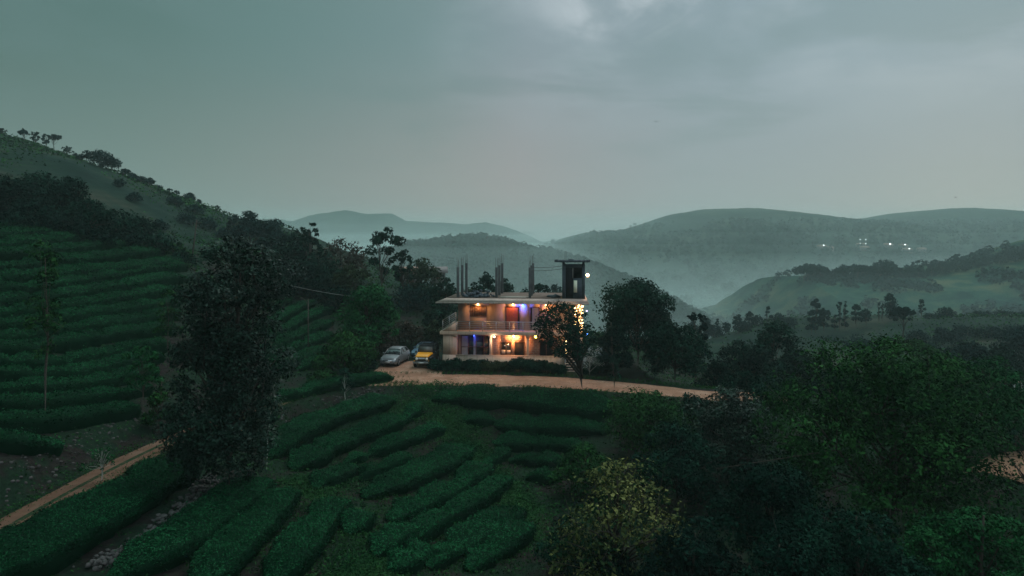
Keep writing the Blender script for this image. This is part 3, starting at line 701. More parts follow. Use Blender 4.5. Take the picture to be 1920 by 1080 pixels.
# ------------------------------------------------------------------ trees
def big_left(rs_, Ht, W):
    L_ = []; w = W / 2
    for z, rad, k, r in ((.15,.42,5,.36),(.23,.55,6,.40),(.31,.60,7,.42),(.42,.58,7,.42),(.53,.60,7,.40),(.64,.62,7,.40),(.74,.66,7,.38),(.83,.62,6,.34),(.91,.42,5,.27),(.96,.15,2,.20)):
        for i in range(k):
            a = 6.283 * i / k + rs_.uniform(-.4, .4) + z * 9
            L_.append((rad * w * math.cos(a) * rs_.uniform(.6, 1.25) + (z - .5) * w * .40, rad * w * math.sin(a) * rs_.uniform(.6, 1.2), z * Ht + rs_.uniform(-.03, .03) * Ht, r * w * rs_.uniform(.5, 1.2)))
    return L_
tree_at(428, 450, 228, 39, 'column', 'glossy', 'tall column shaped dark tree beside the dirt track, the largest on the left', 11, dens=1.0, size=.17, lobes_fn=big_left, r0=.26, fork=.1, shell=.35)
# silver-oak like shade trees among the tea
tree_at(85, 438, 120, G(88, 800)[1], 'slim', 'green', 'thin tall shade tree with a sparse crown standing in the left tea rows', 12, dens=.10, size=.2, r0=.10, fork=.45)
tree_at(190, 838, 62, 38.5, 'open', 'bright', 'small pale stemmed sapling at the edge of the dirt track', 13, dens=.10, size=.12, r0=.05, fork=.4, bark=M_bark_pale)
tree_at(318, 540, 62, 60, 'open', 'green', 'slender young tree with few leaves in the tea left of the tall dark tree', 14, dens=.16, r0=.07, fork=.45)
tree_at(268, 650, 75, 50, 'open', 'bright', 'bright leaved young tree at the bend of the dirt track', 15, dens=.30, size=.18, r0=.07)
tree_at(300, 700, 62, 48, 'shrub', 'green', 'leafy shrub left of the tall dark tree trunk', 16, dens=.5, name='shrub', cat='shrub')
tree_at(500, 640, 60, 46, 'slim', 'dark', 'slim pale stemmed tree against the right side of the tall dark tree', 17, dens=.35, r0=.08, bark=M_bark_pale)
tree_at(648, 690, 40, 61, 'slim', 'dark', 'very thin pale trunked tree in front of the dark bush', 18, dens=.25, r0=.06, bark=M_bark_pale)
# woods above the left tea field
G1 = 'dark trees above the left tea field'
for i, (px, top, w, Y_, k, lf) in enumerate([(-45,330,130,80,'broad','deep'),(15,335,115,84,'broad','deep'),(75,325,120,90,'broad','dark'),(135,332,105,92,'broad','deep'),(165,372,95,84,'broad','dark'),(60,372,110,78,'shrub','deep'),
        (110,395,120,80,'shrub','deep'),(215,398,100,92,'broad','dark'),(262,410,80,96,'broad','deep'),(235,432,90,88,'shrub','deep'),(290,440,70,90,'broad','dark'),(325,455,62,93,'open','green'),(20,400,110,74,'shrub','deep'),(175,425,80,80,'shrub','deep'),(345,470,60,90,'shrub','dark')]):
    tree_at(px, top, w, Y_, k, lf, ['far left dark tree partly cut by the picture edge','dense dark tree above the left end of the tea field','wide dark tree with the highest crown above the tea field','dark tree at the right end of the high crowned group above the tea','dark leaning crowned tree where the wood steps down to the right','low black bush at the foot of the high crowned trees','wide black thicket bordering the tea rows','middle dark tree half way down the edge of the left wood','dark round tree right of the middle one in the left wood','black bush under the middle tree of the left wood','small dark tree near the right end of the left wood','feathery lighter tree at the right end of the left wood','low dark bush above the first tea rows at the picture edge','dark bush between the thicket and the middle tree','small dark bush nearest the leaning pole'][i], 600 + i, group=G1, dens=.8, shell=.35)
# woods behind the tall tree up to the house
G2 = 'trees between the tall dark tree and the house'
mids = [(470,398,85,140,'broad','blue','bluish tree on the crest at the end of the left hill'),(512,410,60,150,'broad','blue','small bluish tree right of the crest tree'),
 (440,405,40,160,'open','blue','tiny bluish tree on the bare crest left of the bluish group'),
 (545,440,110,112,'broad','deep','broad dark tree directly right of the tall tree top'),(585,414,38,108,'slim','dark','dark narrow tree with tufted tips poking above the wood'),(572,425,34,110,'slim','dark','shorter tufted tip tree left of the tallest tuft'),
 (640,448,100,112,'broad','brown','reddish brown half bare tree in the middle of the wood'),(600,470,90,102,'broad','dark','dark tree in front of the tufted ones'),(560,490,100,98,'broad','deep','dark tree over the top of the middle tea rows'),
 (660,500,90,96,'broad','olive','dull olive tree below the brown one'),(720,432,92,100,'open','dark','tall open crowned tree with visible forked limbs'),(755,470,60,104,'open','dark','thinner open tree leaning right of the forked one'),
 (790,488,70,118,'broad','olive','soft olive tree between the forked tree and the house'),(800,530,60,104,'broad','dark','dark tree close to the left roof edge'),(835,515,48,100,'broad','dark','dark round tree behind the left roof corner'),
 (765,540,80,100,'broad','blue','bluish green tree above the dark bushes by the cars'),(700,530,70,92,'broad','green','mid green tree behind the bright one'),(818,560,60,92,'shrub','dark','dark bush just left of the upper balcony'),
 (640,540,80,92,'broad','deep','nearly black tree above the small lamp pole'),(610,520,70,98,'broad','deep','nearly black tree left of the black one by the pole')]
for i, (px, top, w, Y_, k, lf, lab) in enumerate(mids): tree_at(px, top, w, Y_, k, lf, lab, 700 + i, group=G2, dens=.30 if k in ('open', 'slim') else .42 if lf == 'brown' else .8, shell=.4, r0=.2 if k == 'open' else None)
tree_at(688, 528, 120, 74, 'round', 'bright', 'bright green bushy tree left of the parked cars', 31, dens=.9, shell=.4)
tree_at(650, 612, 120, 68, 'shrub', 'green', 'big dark green bush in front of the bright tree', 32, dens=.95, name='bush', cat='bush', shell=.35)
tree_at(600, 692, 62, 65, 'shrub', 'green', 'small rounded bush beside the dirt track left of the big one', 33, dens=.8, name='bush', cat='bush')
tree_at(715, 610, 60, 78, 'shrub', 'brown', 'brownish scrubby bush left of the grey car', 34, dens=.7, name='bush', cat='bush')
tree_at(760, 600, 85, 84, 'shrub', 'brown', 'reddish brown bush behind the grey car', 35, dens=.8, name='bush', cat='bush')
tree_at(812, 598, 60, 86, 'shrub', 'olive', 'olive bush between the yellow jeep and the house', 36, dens=.8, name='bush', cat='bush')
tree_at(690, 660, 40, 70, 'shrub', 'dark', 'dark bush at the left edge of the parking yard', 37, dens=.8, name='bush', cat='bush')
# behind the roof
for i, (px, top, w, Y_, lf, lab) in enumerate([(912,505,44,108,'dark','dark round tree seen over the roof between the first and second pillar rows'),(945,520,46,112,'dark','tree seen over the roof behind the second pillar row'),(985,540,30,116,'dark','small bush seen over the roof left of the third pillar row'),(1012,525,36,114,'dark','dark tree seen over the roof right of the third pillar row'),(1040,522,44,190,'blue','hazy round tree far behind the roof near the stair tower'),(880,538,30,112,'olive','low bush seen over the roof debris')]):
    tree_at(px, top, w, Y_, 'round', lf, lab, 760 + i, group='trees seen over the flat roof', dens=.7)
# in front of the right half of the house
def front_tree(rs_, Ht, W):
    w = W / 2; L_ = []
    for z, rad, k, r in ((.46,.6,5,.30),(.58,.72,7,.32),(.70,.72,7,.32),(.82,.58,6,.30),(.92,.3,4,.26)):
        for i in range(k):
            a = 6.283 * i / k + rs_.uniform(-.4, .4)
            L_.append((rad * w * math.cos(a) - w * .85 * (z - .15) - w * .12, rad * w * math.sin(a), z * Ht, r * w * rs_.uniform(.8, 1.2)))
    return L_
tree_at(1092, 566, 112, 62.0, 'round', 'dark', 'dark forked tree at the road edge, hiding the right half of the house', 41, dens=.42, lobes_fn=front_tree, fork=.14, r0=.30, shell=.45)
tree_at(1106, 652, 70, 68.5, 'open', 'white', 'leafless whitish branched shrub beside the lit outside stairs', 42, name='shrub', cat='shrub', dens=.10, size=.13, bark=M_bark_pale, fork=.15, r0=.05)
tree_at(1196, 532, 172, 72, 'round', 'dark', 'large round crowned tree right of the house, the tallest there', 43, dens=1.15, shell=.45, r0=.2, fork=.22)
tree_at(1150, 590, 70, 68, 'shrub', 'deep', 'dark low crown joined to the left of the large round tree', 44, dens=.7)
tree_at(1235, 560, 60, 78, 'round', 'brown', 'thin brownish crown on the right shoulder of the large round tree', 51, dens=.5)
tree_at(1152, 672, 34, 62.5, 'slim', 'dark', 'thin straight stemmed young tree at the road edge under the large round tree', 45, dens=.15, r0=.07, fork=.6)
tree_at(1266, 604, 125, 68, 'round', 'dark', 'dark tree filling the gap right of the large round one', 46, dens=1.0)
tree_at(1305, 590, 60, 78, 'open', 'blue', 'loose tree with drooping branches right of the dark gap tree', 47, dens=.35)
# right of the house, middle distance
G3 = 'trees right of the house'
rtrees = [(1350,668,80,66,'shrub','deep','black bush at the right end of the visible road'),(1385,640,90,78,'round','deep','dark round tree behind the road end'),(1450,604,110,86,'broad','dark','broad tree with a pale top right of the road end'),
 (1420,650,90,76,'round','deep','dark tree under the pale topped one'),(1500,660,90,80,'round','dark','dark tree between the pale topped and the blue tipped ones'),(1545,652,70,84,'cone','deep','dark pointed tree behind the nearest right crown'),
 (1475,700,90,68,'shrub','deep','black thicket under the dark tree pair'),(1700,640,110,95,'umbrella','green','flat topped green tree rising behind the nearest right crown'),(1760,665,90,90,'broad','dark','dark tree right of the flat topped green one'),
 (1640,640,80,120,'broad','blue','bluish tree left of the flat topped green one'),(1820,640,110,100,'broad','blue','wide bluish tree in the right hand wood'),(1880,650,90,98,'broad','deep','dark bluish tree at the right picture edge'),
 (1850,690,80,80,'shrub','dark','low dark tree left of the pale fence'),(1930,620,110,120,'broad','blue','blue tree cut by the right picture edge'),(1580,690,110,72,'broad','deep','dark mass of a tree behind the left part of the nearest right crown'),
 (1300,735,80,56,'shrub','dark','dark bush in front of the last piece of road')]
for i, (px, top, w, Y_, k, lf, lab) in enumerate(rtrees): tree_at(px, top, w, Y_, k, lf, lab, 800 + i, group=G3, dens=.8, shell=.4)
# nearest trees at the lower right
tree_at(1215, 735, 190, 52, 'round', 'green', 'mid green tree just below the road, left of the pale tufted one', 52, dens=.8, size=.19)
tree_at(1090, 830, 130, 47, 'shrub', 'green', 'low bluish green tree above the yellowish one', 53, dens=.85, size=.17)
tree_at(1375, 728, 190, 47, 'broad', 'glossy', 'tree with pale glossy leaf tufts in the centre right', 54, dens=.75, size=.19, shell=.5)
tree_at(1270, 800, 170, 44, 'round', 'dark', 'very dark tree between the yellowish and the pale tufted ones', 55, dens=.8, size=.17)
tree_at(1160, 855, 250, 33, 'broad', 'yellow', 'yellowish green flowering tree at the bottom, right of the tea field', 56, dens=.36, size=.19, shell=.6, tonevar=.5)
tree_at(1660, 648, 430, 36, 'round', 'green', 'largest nearest tree filling the lower right of the picture', 57, dens=.8, size=.17, shell=.5, r0=.35)
tree_at(1860, 668, 190, 45, 'broad', 'bright', 'brighter green crown joined to the right of the largest tree', 58, dens=.7, size=.18)
tree_at(1440, 840, 280, 32, 'shrub', 'dark', 'black leafy tree at the bottom between yellowish and largest trees', 59, dens=.8, size=.14)
tree_at(1840, 925, 300, 27, 'shrub', 'bright', 'dark leafy bush in the bottom right corner', 60, dens=.8, size=.13, name='bush', cat='bush')
tree_at(1300, 965, 240, 30, 'shrub', 'deep', 'black undergrowth bush right of the foot of the yellowish tree', 64, dens=.8, size=.15, name='bush', cat='bush')
tree_at(1140, 1010, 150, 33, 'shrub', 'deep', 'black bush under the left half of the yellowish tree', 65, dens=.8, size=.15, name='bush', cat='bush')
tree_at(1460, 985, 240, 27.5, 'shrub', 'dark', 'dark bush at the bottom edge between two black ones', 66, dens=.8, size=.14, name='bush', cat='bush')
tree_at(1620, 930, 300, 27, 'shrub', 'dark', 'nearly black bush at the bottom edge under the largest tree', 61, dens=.7, size=.14, name='bush', cat='bush')
tree_at(1060, 960, 110, 36, 'shrub', 'dark', 'dark low bush at the left foot of the yellowish tree', 62, dens=.7, size=.15, name='bush', cat='bush')
tree_at(1925, 800, 70, 37, 'open', 'dark', 'bare dark branched small tree against reddish earth at the right edge', 63, dens=.05, fork=.2)
tree_at(1400, 690, 130, 56, 'shrub', 'dark', 'dark bush hiding the road right of its last visible piece', 67, dens=.8, name='bush', cat='bush')
tree_at(1480, 705, 110, 57, 'shrub', 'deep', 'black bush hiding the road under the pale topped tree', 68, dens=.8, name='bush', cat='bush')
# skyline trees of the left hill
G4 = 'small trees on the crest of the left hill'
sky_t = [(3,242,24,180,'open'),(46,247,26,181,'open'),(67,250,22,182,'open'),(86,254,20,182,'open'),(102,254,24,183,'open'),(125,277,22,184,'open'),(141,288,10,184,'round'),(150,292,16,184,'round'),(163,285,20,185,'open'),(186,286,50,185,'round'),(208,296,34,185,'round'),
         (232,318,24,186,'shrub'),(248,326,26,187,'shrub'),(265,333,26,188,'round'),(280,336,20,188,'round'),(296,349,22,189,'shrub'),(318,356,14,189,'open'),(330,360,14,190,'open'),(356,364,24,190,'round'),(372,380,12,191,'round'),(408,396,12,194,'open')]
OR2 = ['first','second','third','fourth','fifth','sixth','seventh','eighth','ninth','tenth','eleventh','twelfth','thirteenth','fourteenth','fifteenth','sixteenth','seventeenth','eighteenth','nineteenth','twentieth','twenty-first','twenty-second','twenty-third','twenty-fourth','twenty-fifth','twenty-sixth']
for i, (px, top, w, Y_, k) in enumerate(sky_t):
    ys_ = np.arange(130, 235, 1.0); xs_ = (px - 960) / F * ys_; Y_ = ys_[np.argmax((H(xs_, ys_) - CZ) / ys_)] - 1
    tree_at(px, top - 2, w, Y_, ('umbrella' if i % 3 == 1 else 'open') if k == 'open' else k, 'blue', f"{OR2[i]} tree silhouette down the left hill crest, {'sparse and spindly' if k == 'open' else 'dense and rounded'}", 900 + i, group=G4, dens=.45 if k == 'open' else .9, size=.5, r0=.14)
# face of the left hill: dark clumps
G5 = 'dark trees on the face of the left hill'
for i, (px, py, w, Y_) in enumerate([(300,425,40,165),(345,412,46,170),(385,420,50,172),(420,440,46,165),(455,430,50,172),(250,372,34,172),(225,345,26,178),(365,395,40,176),(480,440,52,150),(330,380,36,180)]):
    g = G(px, py + 8); tree_at(px, py - 12, w, g[1], 'shrub', 'blue', f"{OR2[i]} dark clump of foliage on the hillside left of the mountains", 940 + i, group=G5, dens=.8, size=.5)
# knoll on the right: distinct silhouettes
G6 = 'scattered trees on the misty knoll'
kn = [(1530,553,24,'round','tall dark tree of the twin group at the left of the knoll'),(1522,575,22,'shrub','low left tree of the twin group on the knoll'),(1545,574,24,'round','low right tree of the twin group on the knoll'),
 (1574,562,14,'slim','pale slim tree left of the knoll lollipop trees'),(1566,584,14,'shrub','tiny round bush at the foot of the pale slim tree'),(1585,565,15,'cone','slim tree with a pointed crown on the knoll'),(1606,566,21,'round','lollipop shaped tree in the middle of the knoll'),(1624,577,18,'round','pale small tree right of the lollipop tree'),
 (1648,567,8,'slim','left one of two bare thin poplars on the knoll'),(1655,568,8,'slim','right one of two bare thin poplars on the knoll'),(1670,552,26,'column','tall dark column tree on the knoll'),(1692,575,54,'umbrella','dark spreading tree with a clear trunk, biggest on the knoll'),
 (1728,562,16,'slim','pale tall thin tree right of the spreading tree'),(1745,590,28,'shrub','low bush right of the pale thin tree'),(1775,578,34,'round','dark bulky round tree right half of the knoll'),(1762,590,26,'shrub','dark bush against the bulky round tree'),
 (1832,583,22,'round','dark round tree left of the right edge pair'),(1852,590,24,'round','second dark round tree of the right edge pair'),(1878,592,30,'round','pale round tree near the right edge'),(1908,596,36,'round','hazy round tree at the right picture edge')]
for i, (px, top, w, k, lab) in enumerate(kn):
    Y_ = 150 if 'biggest' in lab else 205
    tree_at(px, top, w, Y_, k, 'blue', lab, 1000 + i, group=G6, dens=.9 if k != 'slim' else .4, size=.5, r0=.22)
G7 = 'small misty trees left of the knoll'
for i, (px, top, w) in enumerate([(1300,600,30),(1325,592,26),(1345,598,16),(1362,603,18),(1385,588,24),(1405,580,18),(1420,592,26),(1440,574,20),(1395,600,26),(1338,612,40),(1462,588,30),(1480,596,30)]):
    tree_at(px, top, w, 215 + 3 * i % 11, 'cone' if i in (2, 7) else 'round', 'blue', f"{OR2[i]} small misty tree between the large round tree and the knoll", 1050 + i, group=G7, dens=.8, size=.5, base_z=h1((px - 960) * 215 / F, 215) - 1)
# band of trees on the knoll's near flank
G8 = 'bluish trees on the near flank of the knoll'
for i, (px, top, w, Y_) in enumerate([(1560,640,60,150),(1610,632,60,160),(1660,634,56,165),(1720,618,60,165),(1770,612,60,160),(1815,610,60,165),(1860,612,60,160),(1910,612,66,160),(1740,645,70,130),(1800,650,70,125)]):
    tree_at(px, top, w, Y_, 'shrub', 'blue', f"{OR2[i]} bluish tree in the belt below the knoll crest, counted across the picture", 1080 + i, group=G8, dens=.8, size=.42)
# crest and woods of the terraced hill behind (480 m)
G9 = 'hazy trees on the terraced hill'
hx, hy, hz_ = HILLS['terraced_hill']
def hill_pt(name, px, py):
    x, y, z = HILLS[name]; ix = (x / y * F + 960 - px) ** 2 + (HZ - (z - CZ) / y * F - py) ** 2 * 2
    front = y < y.max() - .45 * (y.max() - y.min()); j = np.argmin(np.where(front, ix, 1e12)); return x.ravel()[j], y.ravel()[j], z.ravel()[j]
proto = {}
for k in ('round', 'umbrella', 'shrub'):
    proto[k] = tree_meshes(k, 9, 10 if k != 'umbrella' else 15, 1400, .95, 77 + len(k), r0=.3)
hilltr = [(1492,522,1.3,'umbrella'),(1505,520,1.2,'umbrella'),(1520,521,1.3,'umbrella'),(1541,523,1.1,'umbrella'),(1568,522,1.0,'round'),(1582,520,1.2,'round'),(1606,518,1.2,'umbrella'),(1620,517,1.1,'umbrella'),(1632,517,.8,'round'),(1650,514,1.5,'round'),(1662,512,1.5,'round'),(1690,512,1.0,'shrub'),(1705,510,1.1,'shrub'),(1722,507,1.1,'shrub'),
          (1742,503,.9,'round'),(1766,500,1.0,'round'),(1782,498,.9,'round'),(1800,495,1.0,'shrub'),(1820,491,.8,'round'),(1845,486,.9,'shrub'),(1868,478,.9,'round'),(1884,470,1.0,'round'),(1898,466,1.1,'shrub'),(1912,462,1.2,'round')]
for i, (px, py, s, k) in enumerate(hilltr):
    x, y, z = hill_pt('terraced_hill', px, py)
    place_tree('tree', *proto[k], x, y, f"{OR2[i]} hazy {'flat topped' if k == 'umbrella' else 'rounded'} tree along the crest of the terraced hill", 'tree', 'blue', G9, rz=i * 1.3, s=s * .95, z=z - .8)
def woods(name, hname, n, seed, cond, s0, s1, mat, lo=-1e9):
    """a far-off wood that reads as one mass"""
    r_ = np.random.default_rng(seed); x, y, z = HILLS[hname]; ny, nx = x.shape
    a = r_.uniform(0, ny - 1.001, n * 3); b = r_.uniform(0, nx - 1.001, n * 3); ia, ib = a.astype(int), b.astype(int); fa, fb = a - ia, b - ib
    def bl(q): return q[ia, ib] * (1 - fa) * (1 - fb) + q[ia + 1, ib] * fa * (1 - fb) + q[ia, ib + 1] * (1 - fa) * fb + q[ia + 1, ib + 1] * fa * fb
    X_, Y_, Z_ = bl(x), bl(y), bl(z); ok = cond(X_, Y_, Z_, r_); X_, Y_, Z_ = X_[ok][:n], Y_[ok][:n], Z_[ok][:n]; n = len(X_)
    k = 16; S = r_.uniform(s0, s1, n)
    D = unit(r_.normal(0, 1, (n * k, 3)) + [0, 0, .4]); P = np.repeat(np.column_stack([X_, Y_, Z_ + S * .6]), k, 0) + D * np.repeat(S, k)[:, None] * r_.uniform(.6, 1, (n * k, 1))
    V, Q = leaf_quads(r_, P, D, np.repeat(S, k) * .75, aspect=.8, jitter=.4)
    tn = np.clip(np.repeat(r_.uniform(.2, .8, n), k) + r_.normal(0, .12, n * k), 0, 1)
    tag(put(name, raw_mesh(name, V, Q, tone=tn), mat), kind='stuff')
woods('woods', 'forested_hill', 5200, 5, lambda x, y, z, r: (y < 690) & (z > -50), 2.2, 4.6, LEAF['dark'])
woods('woods', 'terraced_hill', 2600, 6, lambda x, y, z, r: (y < 500) & (z > -47) & (fbm(x / 30, y / 30, 4, 8) > .02), 1.5, 3.4, LEAF['blue'])
woods('woods', 'ridge', 4200, 7, lambda x, y, z, r: (y < 1500) & (z > -50) & (fbm(x / 170, y / 170, 3, 9) > -.05) & (z < 45), 3, 5.5, LEAF['dark'])
woods('woods', 'valley_spur', 1800, 8, lambda x, y, z, r: (y < 990) & (z > -50), 3, 6, LEAF['dark'])

# ------------------------------------------------------------------ house
M_wall = plain('weathered_plaster', (.38, .25, .20), .9, var=.10, scale=1.3, spec=.2, streak=.30, bump=.2)
M_cream = plain('cream_plaster', (.54, .37, .285), .9, var=.10, scale=1.3, spec=.2, streak=.32, bump=.2)
M_conc = plain('bare_concrete', (.30, .28, .26), .92, var=.22, scale=2.0, spec=.2, streak=.6, bump=.3)
M_slab = plain('roof_concrete', (.46, .335, .285), .92, var=.16, scale=1.0, spec=.2, streak=.35, bump=.2)
M_terr = plain('terrace_screed', (.15, .105, .085), .95, var=.3, scale=.9, spec=.1, bump=.4)
M_tower = plain('dark_blockwork', (.060, .072, .085), .9, var=.3, scale=2.0, spec=.2, bump=.3)
M_pill = plain('pillar_concrete', (.085, .085, .085), .92, var=.35, scale=1.5, streak=.5)
M_dark = plain('dark_interior', (.015, .014, .018), .9, spec=.1)
M_maroon = plain('maroon_frame', (.090, .018, .022), .55, var=.2)
M_wood = plain('brown_wood', (.14, .060, .030), .6, var=.3, scale=5)
M_glass = plain('window_glass', (.012, .014, .018), .12, var=.1, spec=.8)
M_curt = plain('curtain_cloth', (.36, .30, .28), .9, var=.12)
M_redc = plain('red_curtain', (.28, .055, .035), .9, var=.3, scale=7)
M_steel = plain('steel_rail', (.42, .40, .40), .35, metal=.7, var=.1)
M_rebar = plain('rebar', (.065, .045, .040), .8, var=.3)
M_green = plain('mossy_sheet', (.05, .09, .05), .9)
def brick_mat():
    m, nt, b = new_mat('laterite_brick'); L = nt.links.new
    t = nn(nt, 'ShaderNodeTexCoord'); mp = nn(nt, 'ShaderNodeMapping'); mp.inputs['Rotation'].default_value = (R(90), 0, 0); L(t.outputs['Object'], mp.inputs[0])
    br = nn(nt, 'ShaderNodeTexBrick', inp={'Scale': 1.0, 'Mortar Size': .018, 'Brick Width': .42, 'Row Height': .20, 'Color1': (.43, .22, .16, 1), 'Color2': (.34, .16, .12, 1), 'Mortar': (.42, .36, .32, 1)})
    L(mp.outputs[0], br.inputs['Vector'])
    n = nn(nt, 'ShaderNodeTexNoise', inp={'Scale': 2.0, 'Detail': 6.0}); L(t.outputs['Object'], n.inputs['Vector'])
    L(mix(nt, mth(nt, 'MULTIPLY', rng_map(nt, n.outputs[0], .4, .7), .45), br.outputs[0], (.22, .12, .10)), b.inputs['Base Color'])
    b.inputs['Roughness'].default_value = .92; b.inputs['Specular IOR Level'].default_value = .15
    bm = nn(nt, 'ShaderNodeBump', inp={'Strength': .5, 'Distance': .02}); L(br.outputs['Fac'], bm.inputs['Height']); bm.invert = True; L(bm.outputs[0], b.inputs['Normal'])
    return m
M_brick = brick_mat()
HX, HY, HR = -7.42, 74.0, R(-5)
house = empty('house', (HX, HY, 0), 'two storey flat roofed house with lit balcony and bare concrete pillars on the roof', 'house', rz=HR)
def hw(x, y, z):                                # house-local to world
    c, s = math.cos(HR), math.sin(HR); return (HX + x * c - y * s, HY + x * s + y * c, z)
def part(name, mb, mat, parent=house, **kw): return mb.build(name, mat, parent, **kw)
Z1, Z2, ZR = .50, 3.74, 7.22                    # ground floor, balcony floor, roof top
def wall_x(mb, x0, x1, y0, y1, z0, z1, holes):
    """wall along x with rectangular openings (hx0, hx1, hz0, hz1)"""
    xs = x0
    for (a, b, c, d) in sorted(holes):
        if a > xs: mb.box(xs, a, y0, y1, z0, z1)
        if c > z0: mb.box(a, b, y0, y1, z0, c)
        if d < z1: mb.box(a, b, y0, y1, d, z1)
        xs = b
    if xs < x1: mb.box(xs, x1, y0, y1, z0, z1)
YB = 1.3                                        # line of the recessed walls
# foundations and veranda floor
part('veranda_floor', MB().box(.16, 12.9, .16, 9.0, -.3, Z1), M_conc)
p = MB(); p.box(0, 1.42, -.02, .15, -.4, 1.22); p.box(1.423, 12.98, 0, .15, -.4, 1.18); p.box(1.43, 12.98, -.05, .20, 1.183, 1.25); p.box(0, .15, .153, 3.0, -.4, 1.22)
part('parapet', p, M_cream)
part('corner_room', MB().box(.02, 1.40, .16, 3.0, 1.23, 3.38), M_cream)
w = MB(); wall_x(w, 1.42, 5.30, YB, YB + .2, Z1, 3.38, [(1.75, 5.10, .62, 3.2)]); part('ground_wall', w, M_wall)
w = MB(); wall_x(w, 5.303, 12.98, YB - .004, YB + .2, Z1, 3.38, [(6.10, 7.28, 1.12, 2.52), (7.58, 8.70, .62, 2.52), (10.30, 11.75, .55, 2.70)]); part('brick_wall', w, M_brick)
w = MB(); w.box(12.78, 12.98, YB + .203, 9, Z1, 3.38); w.box(.02, .22, 3.01, 9, -.3, 3.38); w.box(.223, 12.777, 8.8, 9, Z1, 3.38); part('side_wall', w, M_wall)
w = MB(); wall_x(w, 1.45, 15.0, YB, YB + .2, Z2 + .004, 6.77, [(2.78, 4.56, 5.20, 6.38), (6.62, 8.18, Z2 + .05, 6.33), (9.25, 10.30, Z2 + .05, 6.30)])
part('upper_wall', w, M_wall)
w = MB(); w.box(1.45, 1.65, YB + .203, 9, Z2 + .004, 6.77); w.box(14.8, 15.0, YB + .203, 9, Z2 - 3.9, 6.77); w.box(1.653, 14.797, 8.8, 9, Z2 + .004, 6.77); part('side_wall', w, M_wall); part('stair_wall', MB().box(13.0, 14.797, YB + .6, YB + .8, -.2, 3.41), M_tower)
part('balcony_slab', MB().box(-.30, 13.3, -.05, 9.0, 3.40, 3.74), M_cream, bevel=.02)
part('balcony_slab', MB().box(13.303, 15.1, .10, 9.0, 3.42, 3.735), M_conc)
rf = part('roof_slab', MB().hexa([(-.64,-.64,6.773),(15.55,-.64,6.773),(15.3,8.8,6.773),(-.4,8.8,6.773)], [(-.64,-.64,6.92),(15.55,-.64,6.92),(15.3,8.8,6.92),(-.4,8.8,6.92)]).hexa([(-.58,-.60,6.923),(15.50,-.60,6.923),(15.28,8.7,6.923),(-.38,8.7,6.923)], [(.35,.10,7.27),(15.32,.10,7.27),(15.25,8.6,7.27),(.35,8.6,7.27)]), M_slab)
part('roof_terrace', MB().box(.40, 15.22, .16, 8.5, 7.16, 7.30), M_terr, rf)
part('fascia', MB().box(-.60, 15.5, -.675, -.643, 6.80, 6.85), M_conc, rf)
# columns of the veranda
for x in (1.22, 5.0, 8.95):
    p = MB(); p.box(x, x + .26, .20, .42, Z1, 3.12); p.hexa([(x-.04,.10,3.12),(x+.30,.10,3.12),(x+.30,.46,3.12),(x-.04,.46,3.12)], [(x-.12,.02,3.385),(x+.38,.02,3.385),(x+.38,.5,3.385),(x-.12,.5,3.385)]); part('veranda_post', p, M_cream)
# windows and doors
def window(name, x0, x1, z0, z1, frame, pane, cols=2, rows=1, parent=house, y=YB, fw=.07, extra=None):
    m = MB(); m.box(x0, x0 + fw, y - .04, y + .10, z0, z1); m.box(x1 - fw, x1, y - .04, y + .10, z0, z1); m.box(x0 + fw, x1 - fw, y - .04, y + .10, z1 - fw, z1); m.box(x0 + fw, x1 - fw, y - .04, y + .10, z0, z0 + fw)
    for c in range(1, cols): xx = x0 + (x1 - x0) * c / cols; m.box(xx - fw * .4, xx + fw * .4, y - .03, y + .09, z0 + fw, z1 - fw)
    for r_ in range(1, rows):
        zz = z0 + (z1 - z0) * r_ / rows
        for c in range(cols):
            a = x0 + (x1 - x0) * c / cols + (fw if c == 0 else fw * .4); b = x0 + (x1 - x0) * (c + 1) / cols - (fw if c == cols - 1 else fw * .4); m.box(a, b, y - .025, y + .085, zz - fw * .4, zz + fw * .4)
    f = part(name, m, frame, parent); part('pane', MB().box(x0 + .01, x1 - .01, y + .05, y + .07, z0 + .01, z1 - .01), pane, f)
    return f
f = window('window', 2.78, 4.56, 5.20, 6.38, M_wood, M_wood, 3)
m = MB()
for k in range(9): m.box(2.86 + k * .185, 2.99 + k * .185, YB - .012, YB + .04, 5.28, 6.30)
part('shutter', m, M_wood, f)
part('lintel', MB().box(2.5, 4.85, YB - .30, YB - .005, 6.46, 6.54), M_conc)
def curtain(x0, x1, z0, z1, y, n=14, amp=.03):
    m = MB(); xs = np.linspace(x0, x1, n * 4); yy = y + amp * np.sin(np.arange(n * 4) * math.pi / 2)
    v = [(a, b, z0) for a, b in zip(xs, yy)] + [(a, b, z1) for a, b in zip(xs, yy)] + [(a, b + .012, z0) for a, b in zip(xs, yy)] + [(a, b + .012, z1) for a, b in zip(xs, yy)]
    k = len(xs); q = [(i, i + 1, k + i + 1, k + i) for i in range(k - 1)] + [(2 * k + i + 1, 2 * k + i, 3 * k + i, 3 * k + i + 1) for i in range(k - 1)]
    return m.add(v, q)
f = window('door', 6.62, 8.18, Z2 + .05, 6.33, M_maroon, M_dark, 1, fw=.10); part('curtain', curtain(6.74, 7.95, Z2 + .15, 6.2, YB + .0, 10), M_redc, f)
f = window('door', 9.25, 10.30, Z2 + .05, 6.30, M_maroon, M_glass, 1, fw=.09); part('curtain', curtain(9.5, 10.2, Z2 + .15, 6.2, YB + .02, 6), M_curt, f)
f = window('veranda_window', 1.75, 5.10, .62, 3.2, M_maroon, M_glass, 4, 2, fw=.09)
